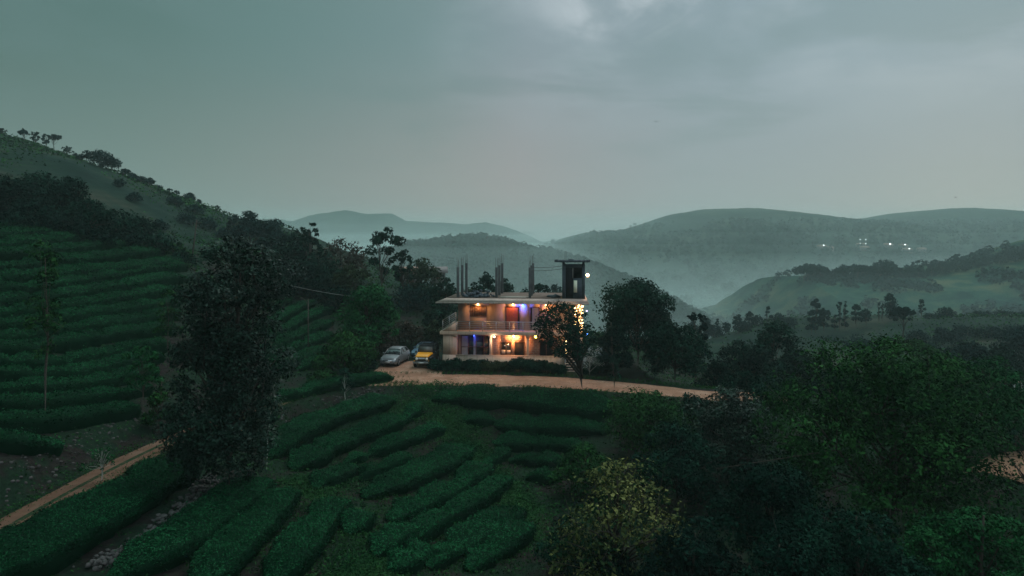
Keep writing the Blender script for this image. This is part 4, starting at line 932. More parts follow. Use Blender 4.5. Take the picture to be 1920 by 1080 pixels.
part('curtain', curtain(1.86, 2.52, .72, 3.1, YB - .01, 8, .02), M_curt, f); part('curtain', curtain(3.14, 3.42, .72, 3.1, YB - .01, 4, .02), M_curt, f)
f = window('window', 6.10, 7.28, 1.12, 2.52, M_wood, M_glass, 2); part('lower_panel', MB().box(6.2, 6.62, YB - .012, YB + .03, 1.2, 1.62).box(6.76, 7.18, YB - .012, YB + .03, 1.2, 1.62), M_curt, f)
window('door', 7.58, 8.70, .62, 2.52, M_wood, M_dark, 1)
window('door', 10.30, 11.75, .55, 2.70, M_maroon, M_dark, 2)
# balcony railing
def railing(P0, P1, zb0, zb1, name='balcony_railing', h=1.05, posts=9, rails=5, rad=.032):
    m = MB(); P0 = np.array(P0, float); P1 = np.array(P1, float)
    for k in range(rails):
        f = .22 + .78 * k / (rails - 1); m.tube([(*P0, zb0 + h * f), (*P1, zb1 + h * f)], rad * (1.5 if k == rails - 1 else .85), 6)
    for k in range(posts):
        t = k / (posts - 1); p_ = P0 * (1 - t) + P1 * t; zz = zb0 * (1 - t) + zb1 * t; m.tube([(*p_, zz - .02), (*p_, zz + h)], rad * 1.3, 6)
    return part(name, m, M_steel)
railing((1.45, .05), (12.9, .05), Z2, Z2, posts=9); railing((12.9, .05), (12.9, 1.2), Z2, Z2, posts=2)
# outside flight at the left end: sloping parapet and rail
m = MB(); m.add([(0,0,Z2),(1.42,0,Z2),(1.42,0,4.72),(0,0,3.80),(0,.14,Z2),(1.42,.14,Z2),(1.42,.14,4.72),(0,.14,3.80)], [(0,1,2,3),(7,6,5,4),(0,3,7,4),(1,5,6,2),(3,2,6,7),(0,4,5,1)])
part('stair_parapet', m, M_cream)
m = MB()
for k in range(5): m.box(.05 + k * .27, .32 + k * .27, .2, 1.25, Z2 + .002, Z2 + .18 * (k + 1))
part('stair_flight', m, M_conc)
railing((0, .07), (1.42, .07), 3.85, 4.72, 'stair_railing', posts=3)
# pillars left standing for another storey
for gx in (1.35, 5.55, 9.15):
    for ky, gy in enumerate((.9, 3.8, 6.9)):
        hh = 3.25 + .12 * ky; m = MB().box(gx, gx + .27, gy, gy + .27, 7.303, 7.30 + hh)
        pl = part('pillar', m, M_pill, bevel=.012); m = MB(); rk = random.Random(gx * 10 + gy)
        for (a, b) in ((.05, .05), (.22, .05), (.05, .22), (.22, .22)):
            m.tube([(gx + a, gy + b, 7.28 + hh), (gx + a + rk.uniform(-.03, .03), gy + b + rk.uniform(-.03, .03), 7.3 + hh + rk.uniform(.7, 1.15))], .014, 5)
        part('rebar', m, M_rebar, pl)
# stair tower
tw = MB(); TX0, TX1, TY0, TY1, TZ = 12.75, 15.15, .45, 3.9, 11.0
tw.box(TX0, TX0 + .38, TY0, TY0 + .2, 7.166, TZ); tw.box(TX1 - .30, TX1, TY0, TY0 + .2, 7.166, TZ)
tw.box(TX0 + .38, TX1 - .30, TY0, TY0 + .2, 10.55, 10.95); tw.box(TX0 + 1.15, TX1 - .30, TY0 + .003, TY0 + .197, 7.166, 9.45)
tw.box(TX0, TX0 + .2, TY0 + .203, TY1, 7.166, TZ); tw.box(TX1 - .2, TX1, TY0 + .203, TY1, 7.166, 10.55)
tw.box(TX0 + .203, TX1 - .203, TY1 - .2, TY1, 7.166, TZ - .2)
tower = part('stair_tower', tw, M_tower)
sl_ = MB().box(TX0 - .75, TX1 + .5, TY0 - .5, TY1 + .4, 11.16, 11.30); rk = random.Random(5)
for k in range(26): a = TX0 - .8 + k * .145; sl_.box(a, a + rk.uniform(.06, .2), TY0 - .53, TY0 - .35, 11.12 + rk.uniform(0, .06), 11.302 + rk.uniform(0, .16))
sl_.ball((TX0 + .95, TY0, 11.38), (.35, .3, .12), 8, 5)
part('tower_slab', sl_, M_tower, tower)
part('slab_support', MB().box(TX0 + .05, TX0 + .25, TY0 + .02, TY0 + .18, 11.003, 11.155).box(TX1 - .22, TX1 - .04, TY0 + .02, TY0 + .18, 11.003, 11.155).box(TX0 + .05, TX0 + .25, TY1 - .3, TY1 - .1, 10.81, 11.155).box(TX1 - .22, TX1 - .04, TY1 - .3, TY1 - .1, 10.81, 11.155), M_tower, tower)
m = MB()
for a in (.28, .40): m.tube([(TX0 + a, TY0 + .1, 11.3), (TX0 + a + .02, TY0 + .1, 12.6 - a)], .015, 5)
part('rebar', m, M_rebar, tower)
part('doorway_shade_sheet', MB().box(TX0 + .383, TX0 + 1.147, TY0 + .08, TY0 + .12, 7.166, 10.54), M_dark, tower)  # dark sheet added across the open doorway in place of its inner shade
part('window_bar', MB().box(TX0 + 1.10, TX0 + 1.16, TY0 + .05, TY0 + .11, 9.45, 10.54), M_conc, tower)
part('sky_slit_panel', MB().box(TX0 + 1.22, TX0 + 1.58, TY0 - .03, TY0 - .005, 7.95, 9.22), plain('painted_sky', (.85, .80, .62), .7, var=.05), tower)  # pale panel painted in for bright sky seen through a slit window
# roof clutter
rk = np.random.default_rng(12)
def rpos(i):
    return [rk.normal(3.3, .75), rk.normal(1.6, .4), 7.32 + abs(rk.normal(0, .24))]
o = tag(put('rubble_heap', rock_mesh(rk, 190, rpos, .06, .26), M_tower, None, (HX, HY, 0), HR), 'dark heap of rubble and sheeting on the roof beside the first pillar row', 'rubble heap', kind='stuff')
m = MB(); 
for k in range(5): m.hexa(*[[(6.0 + k * .12, .9 + k * .18, z), (8.9 + k * .1, .95 + k * .18, z), (8.9 + k * .1, 1.07 + k * .18, z), (6.0 + k * .12, 1.02 + k * .18, z)] for z in (7.303 + k * .001, 7.36 + (k % 2) * .05)])
tag(m.build('timber_stack', plain('pale_timber', (.42, .36, .30), .85), None, loc=(HX, HY, 0), rz=HR), 'pale planks lying on the roof between second and third pillar rows', 'planks')
m = MB(); m.tube([(11.6, 1.2, 7.32), (12.0, 1.5, 7.5), (12.5, 1.7, 7.36)], [.15, .22, .12], 8); m.ball((11.5, 2.2, 7.38), (.5, .35, .18))
tag(m.build('tarpaulin_bundle', plain('dark_sheet', (.035, .045, .05), .6), None, smooth_=True, loc=(HX, HY, 0), rz=HR), 'dark crumpled tarpaulin on the roof left of the stair tower', 'tarpaulin')
for k, (z0, z1, lab) in enumerate(((10.55, 10.75, 'upper sagging wire strung from the third pillar row to the stair tower'), (10.2, 10.45, 'lower sagging wire strung from the third pillar row to the stair tower'))):
    t = np.linspace(0, 1, 14); pts = [(9.4 + (TX0 - 9.4) * a, 1.3 - .8 * a, z0 * (1 - a) + z1 * a - .35 * a * (1 - a)) for a in t]
    tag(MB().tube(pts, .022, 5).build('wire', M_rebar, None, loc=(HX, HY, 0), rz=HR), lab, 'wire', 'wires on the roof')

# outside stairs at the right
m = MB()
for k in range(13): m.box(13.14, 14.12, -2.2 + k * .27, -2.2 + k * .27 + .30, .04 + .21 * k, .10 + .21 * k)
st = tag(m.build('staircase', M_slab, None, loc=(HX, HY, 0), rz=HR), 'narrow concrete outside steps under a string of lights at the right end of the house', 'staircase')
m = MB()
MB().hexa([(13.06,-2.3,-.3),(13.137,-2.3,-.3),(13.137,1.3,-.3),(13.06,1.3,-.3)], [(13.06,-2.3,.02),(13.137,-2.3,.02),(13.137,1.3,2.8),(13.06,1.3,2.8)]).hexa([(14.123,-2.3,-.3),(14.20,-2.3,-.3),(14.20,1.3,-.3),(14.123,1.3,-.3)], [(14.123,-2.3,.02),(14.20,-2.3,.02),(14.20,1.3,2.8),(14.123,1.3,2.8)]).build('stringer', M_tower, st)
for sx_ in (13.08, 14.16):
    m.tube([(sx_, -2.1, .1), (sx_, -2.1, 1.1)], .03, 6); m.tube([(sx_, -2.1, 1.1), (sx_, 1.0, 2.9)], .03, 6); m.tube([(sx_, 1.0, 1.8), (sx_, 1.0, 2.9)], .03, 6)
ra = m.build('handrail', M_steel, st)
part('corner_pillar', MB().box(14.15, 14.85, .15, .55, -.2, 3.41).box(14.15, 14.85, .15, .55, 3.742, 6.775), M_cream)

# ------------------------------------------------------------------ lamps
def lamp(name, loc, col, power, label, r=.07, es=30, group=None, kind='bulb', hood=True, back=.25, lr=None):
    """wall lamp: bracket, shade and glowing bulb with its own light; loc is world"""
    e = empty(name, loc, label, 'lamp', group, rz=HR)
    MB().ball((0, 0, 0), r, 10, 7).build('bulb', emis('bulb_glow', col, es), e, smooth_=True)
    if hood:
        m = MB(); m.tube([(0, 0, r * .8), (0, 0, r * 1.8)], [r * .5, r * .35], 8)
        if back: m.tube([(0, 0, r * 1.6), (0, back, r * 1.9)], .015, 6)
        m.build('lamp_holder', M_rebar, e)
    ld = bpy.data.lights.new('lamp_light', 'POINT'); ld.energy = power; ld.color = col; ld.shadow_soft_size = lr or r * 1.2
    lo = bpy.data.objects.new('lamp_light', ld); COL.objects.link(lo); lo.parent = e; lo.location = (0, -r * 2.2, -r)
    return e
WARM = (1.0, .46, .16); AMB = (1.0, .52, .17)
LG = 'warm lamps on the house front'
lamp('wall_lamp', hw(3.67, YB - .28, 6.60), AMB, 85, 'warm lamp above the shuttered upper window', group=LG)
lamp('wall_lamp', hw(7.45, YB - .28, 6.58), AMB, 80, 'warm lamp above the red curtained balcony door', group=LG)
lamp('wall_lamp', hw(11.0, YB - .28, 6.52), AMB, 70, 'warm lamp behind the leaves at the right of the balcony', group=LG)
lamp('wall_lamp', hw(7.55, YB - .30, 3.15), WARM, 270, 'bright orange lamp over the ground floor windows', r=.10, es=45, group=LG)
lamp('tower_lamp', hw(TX1 + .30, TY0 + 1.3, 9.72), (1.0, .56, .22), 220, 'orange lamp on the outer side of the stair tower', r=.16, es=40, back=0)
lamp('party_light', hw(8.5, YB - .14, 6.50), (.02, .12, 1.0), 130, 'blue light beside the middle balcony lamp', r=.06, es=40)
lamp('party_light', hw(3.25, YB - .35, 3.18), (.03, .08, 1.0), 24, 'blue light inside the dark veranda', r=.05, es=14)
lamp('flood_lamp', hw(5.55, .05, 3.22), (1.0, .80, .58), 45, 'small white round lamp on the veranda post', r=.09, es=6, back=.15)
lamp('yellow_lantern', (at(1004.5, 631.5, 69.2)), (1.0, .82, .12), 7, 'yellow glowing lantern in the leaves before the brick wall', r=.13, es=9, back=0)
lamp('party_light', at(1102, 626.5, 66.5), (.10, .30, 1.0), 12, 'bright blue light at the right corner of the house', r=.09, es=26, back=0)
lamp('party_light', at(1100, 583, 72.0), (.85, .55, 1.0), .5, 'tiny pinkish light under the right end of the roof', r=.05, es=12, back=0)
# string lights: many tiny bulbs
M_bulb = emis('fairy_glow', (1.0, .68, .30), 12)
fairy = MB().ball((0, 0, 0), .052, 6, 4); fme = raw_mesh('bulb', np.vstack(fairy.v), [np.vstack(fairy.q), np.vstack(fairy.t)], smooth_=True); fme.materials.append(M_bulb)
def string(loc, pts, label, glow):
    e = empty('string_lights', loc, label, 'string lights', 'string lights on the house', rz=HR)
    MB().tube(pts, .008, 4).build('cord', M_rebar, e)
    for i, p_ in enumerate(pts):
        b = bpy.data.objects.new('bulb', fme); COL.objects.link(b); b.parent = e; b.location = p_; b.scale = [random.Random(i).uniform(.7, 1.5)] * 3
    for (gx, gy, gz, pw) in glow:
        ld = bpy.data.lights.new('string_glow', 'POINT'); ld.energy = pw; ld.color = (1, .62, .25); ld.shadow_soft_size = .12
        lo = bpy.data.objects.new('string_glow', ld); COL.objects.link(lo); lo.parent = e; lo.location = (gx, gy, gz)
pts = []; rk = random.Random(8)
for k in range(64):
    a = k * .83; z = 6.6 - k * .0455; pts.append((14.5 + .42 * math.sin(a), .08 - .03 * rk.random() if math.cos(a) > -2 else 0, z))
string((HX, HY, 0), pts, 'warm string lights wound up the right corner pillar', [(14.5, -.35, 6.1, 42), (14.5, -.35, 5.0, 36), (14.5, -.35, 4.2, 20)])
pts = [(13.15 + .11 * k, .9 + .03 * (k % 2), 2.95 + .12 * math.sin(k * 1.4)) for k in range(12)] + [(14.3 - .11 * k, .85, 2.62 + .1 * math.sin(k * 2.1)) for k in range(12)] + [(13.15 + (k % 2) * 1.1, .8 - k * .12, 2.4 - .14 * k) for k in range(10)]
string((HX, HY, 0), pts, 'warm string lights draped over the top of the outside steps', [(13.7, .3, 2.5, 30)])

# ------------------------------------------------------------------ hedge and plants in front of the plinth
def bushy(x0, x1, y0, lab, seed, hgt=.95, leaf='dark', n=8):
    lb = []; r_ = np.random.default_rng(seed)
    for k in range(int((x1 - x0) * 3.6)):
        lb.append((x0 + (k + .5) / 3.6 + r_.uniform(-.2, .2) - (x0 + x1) / 2, r_.uniform(-.75, .75), hgt * r_.uniform(.3, .62), hgt * r_.uniform(.36, .56)))
    cm = crown_mesh('shrub_foliage', r_, lb, int(3000 * (x1 - x0)), .17, shell=.4)
    m = MB(); 
    for l in lb: m.tube([(l[0], l[1], -.1), (l[0] + .1, l[1], l[2])], [.03, .012], 5)
    c = hw((x0 + x1) / 2, y0, 0); e = empty('shrub', (c[0], c[1], h1(c[0], c[1])), lab, 'shrub', 'shrubs before the plinth', rz=HR)
    o = put('stem', raw_mesh('stem', np.vstack(m.v), [np.vstack(m.q), np.vstack(m.t)]), M_bark, e); o2 = put('foliage', cm, LEAF[leaf], e)
bushy(-.7, 2.2, -2.5, 'shrub at the left corner of the plinth beside the yellow jeep', 1, 1.3)
bushy(2.0, 5.2, -2.6, 'low dark shrub under the big veranda window', 2, 1.25)
bushy(5.0, 7.8, -2.7, 'paler shrub in the middle of the front bed', 3, 1.15, 'olive')
bushy(7.6, 10.3, -2.7, 'taller green shrub in the front bed right of the middle', 4, 1.5)
bushy(10.0, 12.9, -2.9, 'dark shrub beside the foot of the outside steps', 5, 1.2)
bushy(14.6, 18.0, -2.5, 'leafy shrub right of the outside steps', 6, 1.1)

# ------------------------------------------------------------------ vehicles
M_tyre = plain('tyre_rubber', (.018, .018, .018), .85, spec=.3); M_rim = plain('rim_metal', (.30, .30, .31), .35, metal=.8)
M_cglass = plain('car_glass', (.020, .024, .026), .08, var=.05, spec=.9)
M_chrome = plain('chrome', (.55, .55, .55), .2, metal=1.0, var=.05); M_plate = plain('plate_white', (.50, .50, .48), .6, var=.05)
M_plastic = plain('black_plastic', (.014, .014, .016), .8, spec=.1)
def loft(stations, mat, name, parent, sub=0, caps=True):
    """stations: list of (y, [(x, z), ...]) half sections from the bottom centre to the top centre; mirrored in x"""
    rows = []
    for y, sec in stations:
        right = [(x, y, z) for x, z in sec]; left = [(-x, y, z) for x, z in reversed(sec)]
        rows.append(right + left)
    n = len(rows[0]); v = [p_ for r_ in rows for p_ in r_]; q = []
    for i in range(len(rows) - 1):
        for j in range(n): q.append((i * n + j, i * n + (j + 1) % n, (i + 1) * n + (j + 1) % n, (i + 1) * n + j))
    m = MB(); m.add(v, q)
    if caps:
        k = n // 2
        for b0, fl in ((0, 1), ((len(rows) - 1) * n, 0)):
            for j in range(k - 1):
                a_, b_, c_, d_ = b0 + j, b0 + j + 1, b0 + n - 2 - j, b0 + n - 1 - j
                m.q.append(np.array([(a_, b_, c_, d_)[::1 if not fl else -1]]))
    o = m.build(name, mat, parent, smooth_=True)
    if sub: s_ = o.modifiers.new('smooth', 'SUBSURF'); s_.levels = s_.render_levels = sub
    e_ = o.modifiers.new('split', 'EDGE_SPLIT'); e_.split_angle = R(38)
    return o
def wheel(parent, x, y, r, w):
    t = MB(); s = 1 if x > 0 else -1
    prof = [(-.5, .60), (-.5, .86), (-.38, 1.0), (.38, 1.0), (.5, .86), (.5, .60)]; V_ = []; n = 22
    for (a, rr_) in prof:
        for k in range(n): th_ = 6.283 * k / n; V_.append((x + a * w, y + rr_ * r * math.cos(th_), r + rr_ * r * math.sin(th_)))
    q = [(i * n + k, i * n + (k + 1) % n, (i + 1) * n + (k + 1) % n, (i + 1) * n + k) for i in range(len(prof) - 1) for k in range(n)]
    t.add(V_, q); wh = t.build('wheel', M_tyre, parent, smooth_=True)
    m = MB(); m.tube([(x - w * .42, y, r), (x + w * .36 * s if s > 0 else x + w * .36, y, r)], r * .60, 18)
    for k in range(5):
        th_ = 6.283 * k / 5; c, s2 = math.cos(th_), math.sin(th_); xo = x + s * w * .44
        m.tube([(xo, y, r), (xo, y + c * r * .56, r + s2 * r * .56)], r * .09, 5)
    m.build('rim', M_rim, wh); return wh
def sedan(loc, rz, paint, label, plate=True):
    e = empty('parked_car', loc, label, 'car', 'parked cars', rz)
    def sec(w, zb, zt, zs): return [(0, zb), (w * .86, zb), (w, zb + .12), (w * 1.02, zs), (w * .93, zt - .03), (w * .6, zt), (0, zt + .015)]
    S = [(-2.22, sec(.60, .34, .58, .46)), (-2.12, sec(.76, .26, .68, .50)), (-1.85, sec(.86, .22, .78, .56)), (-1.2, sec(.89, .20, .90, .62)), (-.75, sec(.90, .20, .96, .64)), (0, sec(.90, .20, .97, .66)), (1.0, sec(.90, .20, 1.0, .68)), (1.75, sec(.87, .22, 1.02, .70)), (2.15, sec(.80, .28, .98, .68)), (2.25, sec(.68, .38, .86, .62))]
    loft(S, paint, 'body', e)
    def cab(w0, w1, z0, z1): return [(0, z0), (w0 * .9, z0), (w0, z0 + .02), (w1 * 1.02, z1 - .10), (w1 * .92, z1 - .02), (w1 * .5, z1), (0, z1 + .01)]
    loft([(-.88, cab(.80, .78, .90, .97)), (-.20, cab(.82, .62, .90, 1.38)), (.10, cab(.82, .60, .90, 1.44)), (.80, cab(.82, .60, .90, 1.45)), (1.25, cab(.82, .60, .90, 1.38)), (1.88, cab(.76, .70, .92, 1.05))], M_cglass, 'window_glass', e)
    loft([(-.26, [(0, 1.335), (.56, 1.33), (.60, 1.35), (.55, 1.385), (.3, 1.40), (0, 1.405)]), (.10, [(0, 1.41), (.56, 1.41), (.61, 1.42), (.56, 1.455), (.3, 1.47), (0, 1.475)]), (.80, [(0, 1.42), (.56, 1.42), (.61, 1.43), (.56, 1.465), (.3, 1.48), (0, 1.485)]), (1.28, [(0, 1.35), (.55, 1.35), (.60, 1.36), (.55, 1.395), (.3, 1.41), (0, 1.415)])], paint, 'roof', e)
    m = MB()
    for s in (-1, 1): m.tube([(s * .80, -.86, .97), (s * .615, -.22, 1.37)], .035, 6); m.tube([(s * .82, .45, .95), (s * .60, .45, 1.43)], .03, 6); m.tube([(s * .73, 1.85, 1.04), (s * .60, 1.25, 1.39)], .045, 6)
    m.build('window_pillars', paint, e)
    for s in (-1, 1):
        MB().hexa([(s*.50,-2.15,.56),(s*.80,-1.98,.58),(s*.82,-1.80,.60),(s*.50,-2.02,.60)][::s], [(s*.50,-2.13,.68),(s*.78,-1.95,.72),(s*.80,-1.78,.74),(s*.50,-2.0,.70)][::s]).build('headlight', M_chrome, e)
        MB().ball((s * .98, -.62, 1.00), (.11, .07, .08), 8, 5).tube([(s * .86, -.62, .95), (s * .95, -.62, .98)], .02, 5).build('side_mirror', paint, e, smooth_=True)
        for y in (-1.42, 1.38): wheel(e, s * .80, y, .33, .21)
    MB().box(-.48, .48, -2.235, -2.15, .52, .60).build('grille', M_chrome, e); MB().box(-.62, .62, -2.20, -2.05, .27, .42).build('bumper_intake', M_plastic, e)
    MB().box(-.25, .25, -2.262, -2.24, .40, .51).build('number_plate', M_plate, e)
    return e
grey = plain('grey_paint', (.21, .215, .22), .30, metal=.4, var=.04, spec=.6); blue_p = plain('blue_paint', (.07, .13, .19), .32, metal=.3, var=.04)
orange = plain('orange_paint', (.95, .36, .008), .35, var=.05, spec=.5); black_p = plain('black_paint', (.014, .015, .018), .35, var=.05)
sedan((*at(741, 0, 75.4)[:2], .07), R(-10), grey, 'dark grey sedan parked at an angle beside the yellow jeep').scale = (1.1, 1.1, 1.18)
sedan((*at(795, 0, 80.5)[:2], .07), R(-14), blue_p, 'blue car half hidden behind the grey sedan and the jeep')
j = empty('parked_jeep', (*at(800, 0, 74.6)[:2], .07), 'black off-road jeep with a bright orange yellow bonnet beside the house', 'jeep', 'parked cars', R(-7)); j.scale = (1.08, 1.08, 1.15)
m = MB(); m.hexa([(-.62,-1.95,.50),(.62,-1.95,.50),(.80,-.55,.50),(-.80,-.55,.50)], [(-.60,-1.93,.98),(.60,-1.93,.98),(.76,-.55,1.10),(-.76,-.55,1.10)]); m.build('front_body', black_p, j, bevel=.03)
MB().hexa([(-.66,-1.97,.99),(.66,-1.97,.99),(.80,-.53,1.112),(-.80,-.53,1.112)], [(-.60,-1.90,1.13),(.60,-1.90,1.13),(.74,-.55,1.25),(-.74,-.55,1.25)]).build('bonnet', orange, j, bevel=.04)
MB().box(-.84, .84, -.52, 1.95, .48, 1.16).build('body', black_p, j, bevel=.05)
MB().hexa([(-.82,-.50,1.163),(.82,-.50,1.163),(.82,1.93,1.163),(-.82,1.93,1.163)], [(-.74,-.22,1.80),(.74,-.22,1.80),(.76,1.88,1.80),(-.76,1.88,1.80)]).build('hard_top', M_plastic, j, bevel=.04)
MB().hexa([(-.70,-.535,1.20),(.70,-.535,1.20),(.70,-.50,1.20),(-.70,-.50,1.20)], [(-.66,-.29,1.72),(.66,-.29,1.72),(.66,-.25,1.72),(-.66,-.25,1.72)]).build('windscreen', plain('dusty_glass', (.09, .085, .075), .35, var=.2), j)
for s in (-1, 1):
    MB().hexa([(s*.825,-.25,1.24),(s*.835,-.25,1.24),(s*.835,.62,1.24),(s*.825,.62,1.24)][::s], [(s*.770,-.10,1.70),(s*.782,-.10,1.70),(s*.782,.62,1.70),(s*.770,.62,1.70)][::s]).build('side_window', M_cglass, j)
    MB().box(min(s*.60, s*.93), max(s*.60, s*.93), -1.85, -.85, .86, .96).build('mudguard', black_p, j, bevel=.04)
    m = MB(); m.disc((s * .50, -2.0, .84), .135, .10, 'y', 18); hl = m.build('headlight', plain('lamp_lens', (.75, .62, .50), .2, var=.05), j)
    m = MB(); m.tube([(s * .50, -2.045, .84), (s * .50, -2.055, .84)], .10, 16); m.build('lens', plain('lens_glass', (.85, .74, .62), .1, var=.03), hl)
    MB().box(min(s*.66, s*.78), max(s*.66, s*.78), -2.02, -1.96, .62, .70).build('indicator', orange, j)
    MB().box(min(s*.88, s*1.06), max(s*.88, s*1.06), -.42, -.36, 1.16, 1.34).tube([(s * .8, -.39, 1.22), (s * .92, -.39, 1.24)], .015, 5).build('side_mirror', black_p, j)
    MB().box(min(s*.80, s*.92), max(s*.80, s*.92), -.45, .9, .42, .48).build('side_step', M_plastic, j)
    for y in (-1.35, 1.32): wheel(j, s * .78, y, .39, .26)
m = MB()
for k in range(7): m.box(-.33 + k * .095, -.28 + k * .095, -1.99, -1.955, .66, .95)
m.build('grille', M_chrome, j)
MB().box(-.84, .84, -2.22, -2.05, .44, .60).box(-.45, -.38, -2.05, -1.9, .46, .58).box(.38, .45, -2.05, -1.9, .46, .58).build('bumper', plain('bumper_steel', (.24, .24, .24), .4, metal=.6), j, bevel=.02)
MB().box(-.25, .25, -2.235, -2.222, .46, .57).build('number_plate', M_plate, j)
m = MB()
for x in (-.70, .70): m.tube([(x, -.15, 1.98), (x, 1.8, 1.98)], .022, 6)
for k in range(7): y = -.15 + k * .325; m.tube([(-.70, y, 1.98), (.70, y, 1.98)], .016, 6)
for x in (-.70, .70):
    for y in (-.1, .8, 1.7): m.tube([(x, y, 1.78), (x, y, 1.98)], .018, 5)
m.build('roof_rack', M_plastic, j)

# ------------------------------------------------------------------ poles, wire, fence, far houses, birds
x, y = (365 - 960) * 96 / F, 96.0; z = h1(x, y); top = CZ - (412 - HZ) * 96 / F
e = empty('utility_pole', (x, y, z), 'leaning dark utility pole standing before the left hillside', 'pole')
MB().tube([(-.5, 0, -.3), (.3, 0, top - z)], [.13, .09], 8).build('shaft', M_bark, e); MB().box(-.35, .9, -.05, .05, top - z - .5, top - z - .4).build('crossarm', M_bark, e)
x, y = (578 - 960) * 76 / F, 76.0; z = h1(x, y); top = CZ - (560 - HZ) * 76 / F
e = empty('lamp_pole', (x, y, z), 'dark lone pole with a small arm in the tea rows left of the big bush', 'pole')
MB().tube([(0, 0, -.2), (0, 0, top - z)], [.075, .055], 8).build('shaft', M_bark, e); MB().tube([(0, 0, top - z - .9), (-.3, 0, top - z - .2), (-.7, 0, top - z + .1)], .03, 6).ball((-.75, 0, top - z + .08), (.14, .1, .06)).build('arm', M_bark, e)
a, b = np.array(at(535, 533, 80)), np.array(at(662, 556, 77)); t = np.linspace(0, 1, 20)[:, None]; P = a * (1 - t) + b * t; P[:, 2] -= (.5 * t * (1 - t))[:, 0]
tag(MB().tube(P, .03, 5).build('power_line', plain('cable', (.16, .15, .14), .7), None), 'thin overhead wire crossing in front of the dark trees above the middle tea rows', 'wire')
# pale fence at the far right
e = empty('fence', at(1875, 740, 92), 'pale topped fence beyond the trees at the right picture edge', 'fence', rz=R(4))
MB().box(0, 9, -.06, .06, 1.55, 1.68).build('top_rail', M_cream, e)
for k in range(10): MB().box(k * 1.0, k * 1.0 + .10, -.05, .05, -1.0, 1.547).build('fence_post', M_conc, e)
m = MB()
for k in range(40): m.box(.12 + k * .225, .15 + k * .225, -.01, .01, -.4, 1.5)
m.build('fence_bars', plain('blue_grey_bars', (.10, .14, .16), .7), e)
# red earth bank at the right edge
g = np.array(at(1925, 850, 41)); r_ = np.random.default_rng(4); n = 40; th = np.linspace(0, 2 * math.pi, n, endpoint=False)
# houses among the trees and on the far ridge
M_hw = plain('far_house_wall', (.17, .15, .14), .9, scale=.3); M_hr = plain('far_house_roof', (.26, .16, .12), .9, scale=.3)
def cottage(loc, w, d, hgt, label, rz=0.0, lit=None, group=None, roof=M_hr):
    e = empty('cottage', loc, label, 'house', group, rz)
    MB().box(-w / 2, w / 2, -d / 2, d / 2, -1, hgt).build('wall', M_hw, e)
    m = MB(); o = .5; rh = w * .0 + d * .3
    m.add([(-w/2-o,-d/2-o,hgt+.01),(w/2+o,-d/2-o,hgt+.01),(w/2+o,d/2+o,hgt+.01),(-w/2-o,d/2+o,hgt+.01),(-w/2-o,0,hgt+rh),(w/2+o,0,hgt+rh)], [(3,2,1,0),(0,1,5,4),(2,3,4,5)], [(0,4,3),(1,2,5)]); m.build('roof', roof, e)
    for k in (-1, 1): MB().box(k * w * .25 - .5, k * w * .25 + .5, -d / 2 - .03, -d / 2 - .005, hgt * .35, hgt * .75).build('window', M_glass, e)
    MB().box(-.45, .45, -d / 2 - .03, -d / 2 - .005, 0, hgt * .72).build('door', M_wood, e)
    return e
p_ = at(771, 528, 128); cottage(p_, 3.4, 4, 1.6, 'small pale house with reddish wall among the trees left of the roof', .2)
p_ = at(822, 522, 140); cottage(p_, 2.8, 4, 1.2, 'tiny pale roofed hut by the first pillar row', .1, roof=M_hw)
vill = [(1538,468,3.4,'far village house with a white lamp, first from the left on the ridge',1),(1554,470,1.6,'far village house with a faint lamp just right of the first',1),(1612,462,1.5,'far village house with four faint lights',4),(1620,467,0,'unlit pale far village house under the four lights',0),(1665,463,5.0,'far village house with the brightest white lamp on the ridge',1),(1694,466,3.2,'far village house with a white lamp right of the brightest',1),(1701,473,2.8,'lower far village house with a white lamp right of the brightest',1),(1728,470,0,'unlit pale far village house at the right end of the village',0)]
M_vl = emis('village_lamp', (.85, .95, 1.0), 6)
for px, py, r_, lab, nl in vill:
    x, y, z = hill_pt('ridge', px, py); c = cottage((x, y, z), 11, 8, 4, lab, .1, group='houses of the far village')
    for k in range(nl):
        rr_ = .28 + .11 * r_ if nl == 1 else .38
        pos = (x + (0 if nl == 1 else (k % 2 - .5) * 8), y - 6, z + 5.5 + (0 if nl == 1 else (k // 2) * 6))
        le = empty('street_lamp', pos, f"white lamp{'' if nl == 1 else ' number %s of four' % ('one','two','three','four')[k]} at the {lab.split(',')[0].replace('house with a ', 'house of the ').replace('with four faint lights', 'of four lights').replace('village ', '')}", 'lamp', 'lamps of the far village')
        MB().ball((0, 0, 0), rr_, 8, 6).build('bulb', M_vl, le, smooth_=True); MB().tube([(0, .2, -6), (0, .2, 0)], .15, 5).build('lamp_post', M_conc, le)
M_bird = plain('bird_dark', (.02, .02, .02), .9)
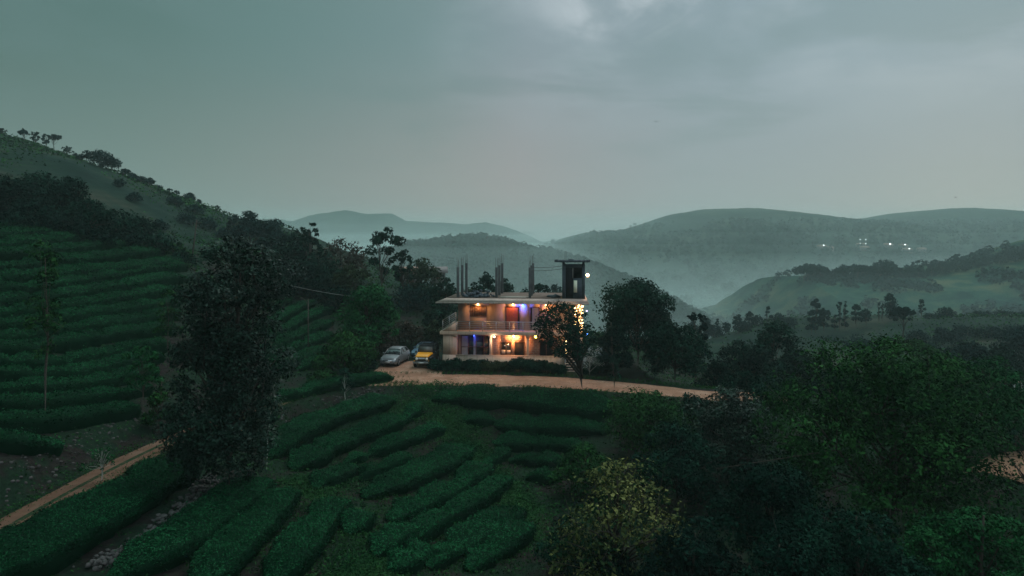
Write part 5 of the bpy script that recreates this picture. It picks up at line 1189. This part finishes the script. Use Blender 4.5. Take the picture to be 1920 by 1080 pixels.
for px, py, Y_, lab in ((1230, 228, 170, 'small dark bird gliding in the middle of the cloudy sky'), (1792, 370, 200, 'small dark bird flying just above the right hand ridge')):
    m = MB(); m.tube([(0, -.22, 0), (0, -.08, .01), (0, .12, 0), (0, .30, -.01)], [.02, .07, .06, .02], 6)
    for s in (-1, 1): m.hexa([(s*.04,-.10,.0),(s*.45,-.12,.10),(s*.42,.02,.10),(s*.04,.10,.0)][::s], [(s*.04,-.10,.03),(s*.45,-.12,.12),(s*.42,.02,.12),(s*.04,.10,.03)][::s]); m.hexa([(s*.45,-.12,.10),(s*.85,.02,.02),(s*.84,.06,.02),(s*.42,.02,.10)][::s], [(s*.45,-.12,.12),(s*.85,.02,.03),(s*.84,.06,.03),(s*.42,.02,.12)][::s])
    tag(m.build('bird', M_bird, None, smooth_=True, loc=at(px, py, Y_), rz=.5), lab, 'bird', 'birds')

# ------------------------------------------------------------------ air
hm = bpy.data.materials.new('haze_air'); hm.use_nodes = True; nt = hm.node_tree; nt.nodes.clear()
ho = nn(nt, 'ShaderNodeOutputMaterial'); pv = nn(nt, 'ShaderNodeVolumePrincipled'); nt.links.new(pv.outputs[0], ho.inputs['Volume'])
pv.inputs['Color'].default_value = (.78, .98, .93, 1); pv.inputs['Density'].default_value = .00033; pv.inputs['Anisotropy'].default_value = 0.35
hz_o = MB().box(-2800, 2800, -80, 2800, -95, 100).build('haze', hm, None); tag(hz_o, kind='stuff')
# denser mist lying in the valley between the knoll and the far ridge
mm = bpy.data.materials.new('valley_mist_air'); mm.use_nodes = True; nt = mm.node_tree; nt.nodes.clear()
ho = nn(nt, 'ShaderNodeOutputMaterial'); pv = nn(nt, 'ShaderNodeVolumePrincipled'); nt.links.new(pv.outputs[0], ho.inputs['Volume'])
pv.inputs['Color'].default_value = (.84, 1.0, .96, 1); pv.inputs['Density'].default_value = .00026; pv.inputs['Anisotropy'].default_value = 0.3
def mist(top, y0, y1, den, x0=-1500):
    m_ = mm.copy(); m_.node_tree.nodes['Principled Volume'].inputs['Density'].default_value = den
    tag(MB().box(x0 - top, 2500 + top, y0, y1, -94, top).build('valley_mist', m_, None), kind='stuff')
for a_ in ((-38, 330, 1700, .0016, 0), (-30, 400, 1700, .0012, 0), (-7, 236, 1700, .0004, 20), (-22, 470, 1700, .0006), (-13, 600, 1700, .0004), (-3, 700, 1700, .0003), (8, 780, 2300, .0002), (24, 860, 2400, .0002), (46, 950, 2500, .0002), (72, 1060, 2600, .0002)): mist(*a_)
for top in (-18, -4, 9, 24): # mist over the low ground behind the house
    m_ = mm.copy(); m_.node_tree.nodes['Principled Volume'].inputs['Density'].default_value = .00048
    tag(MB().box(-620 - top, 60 - top, 262 - top, 1500, -94, top).build('valley_mist', m_, None), kind='stuff')
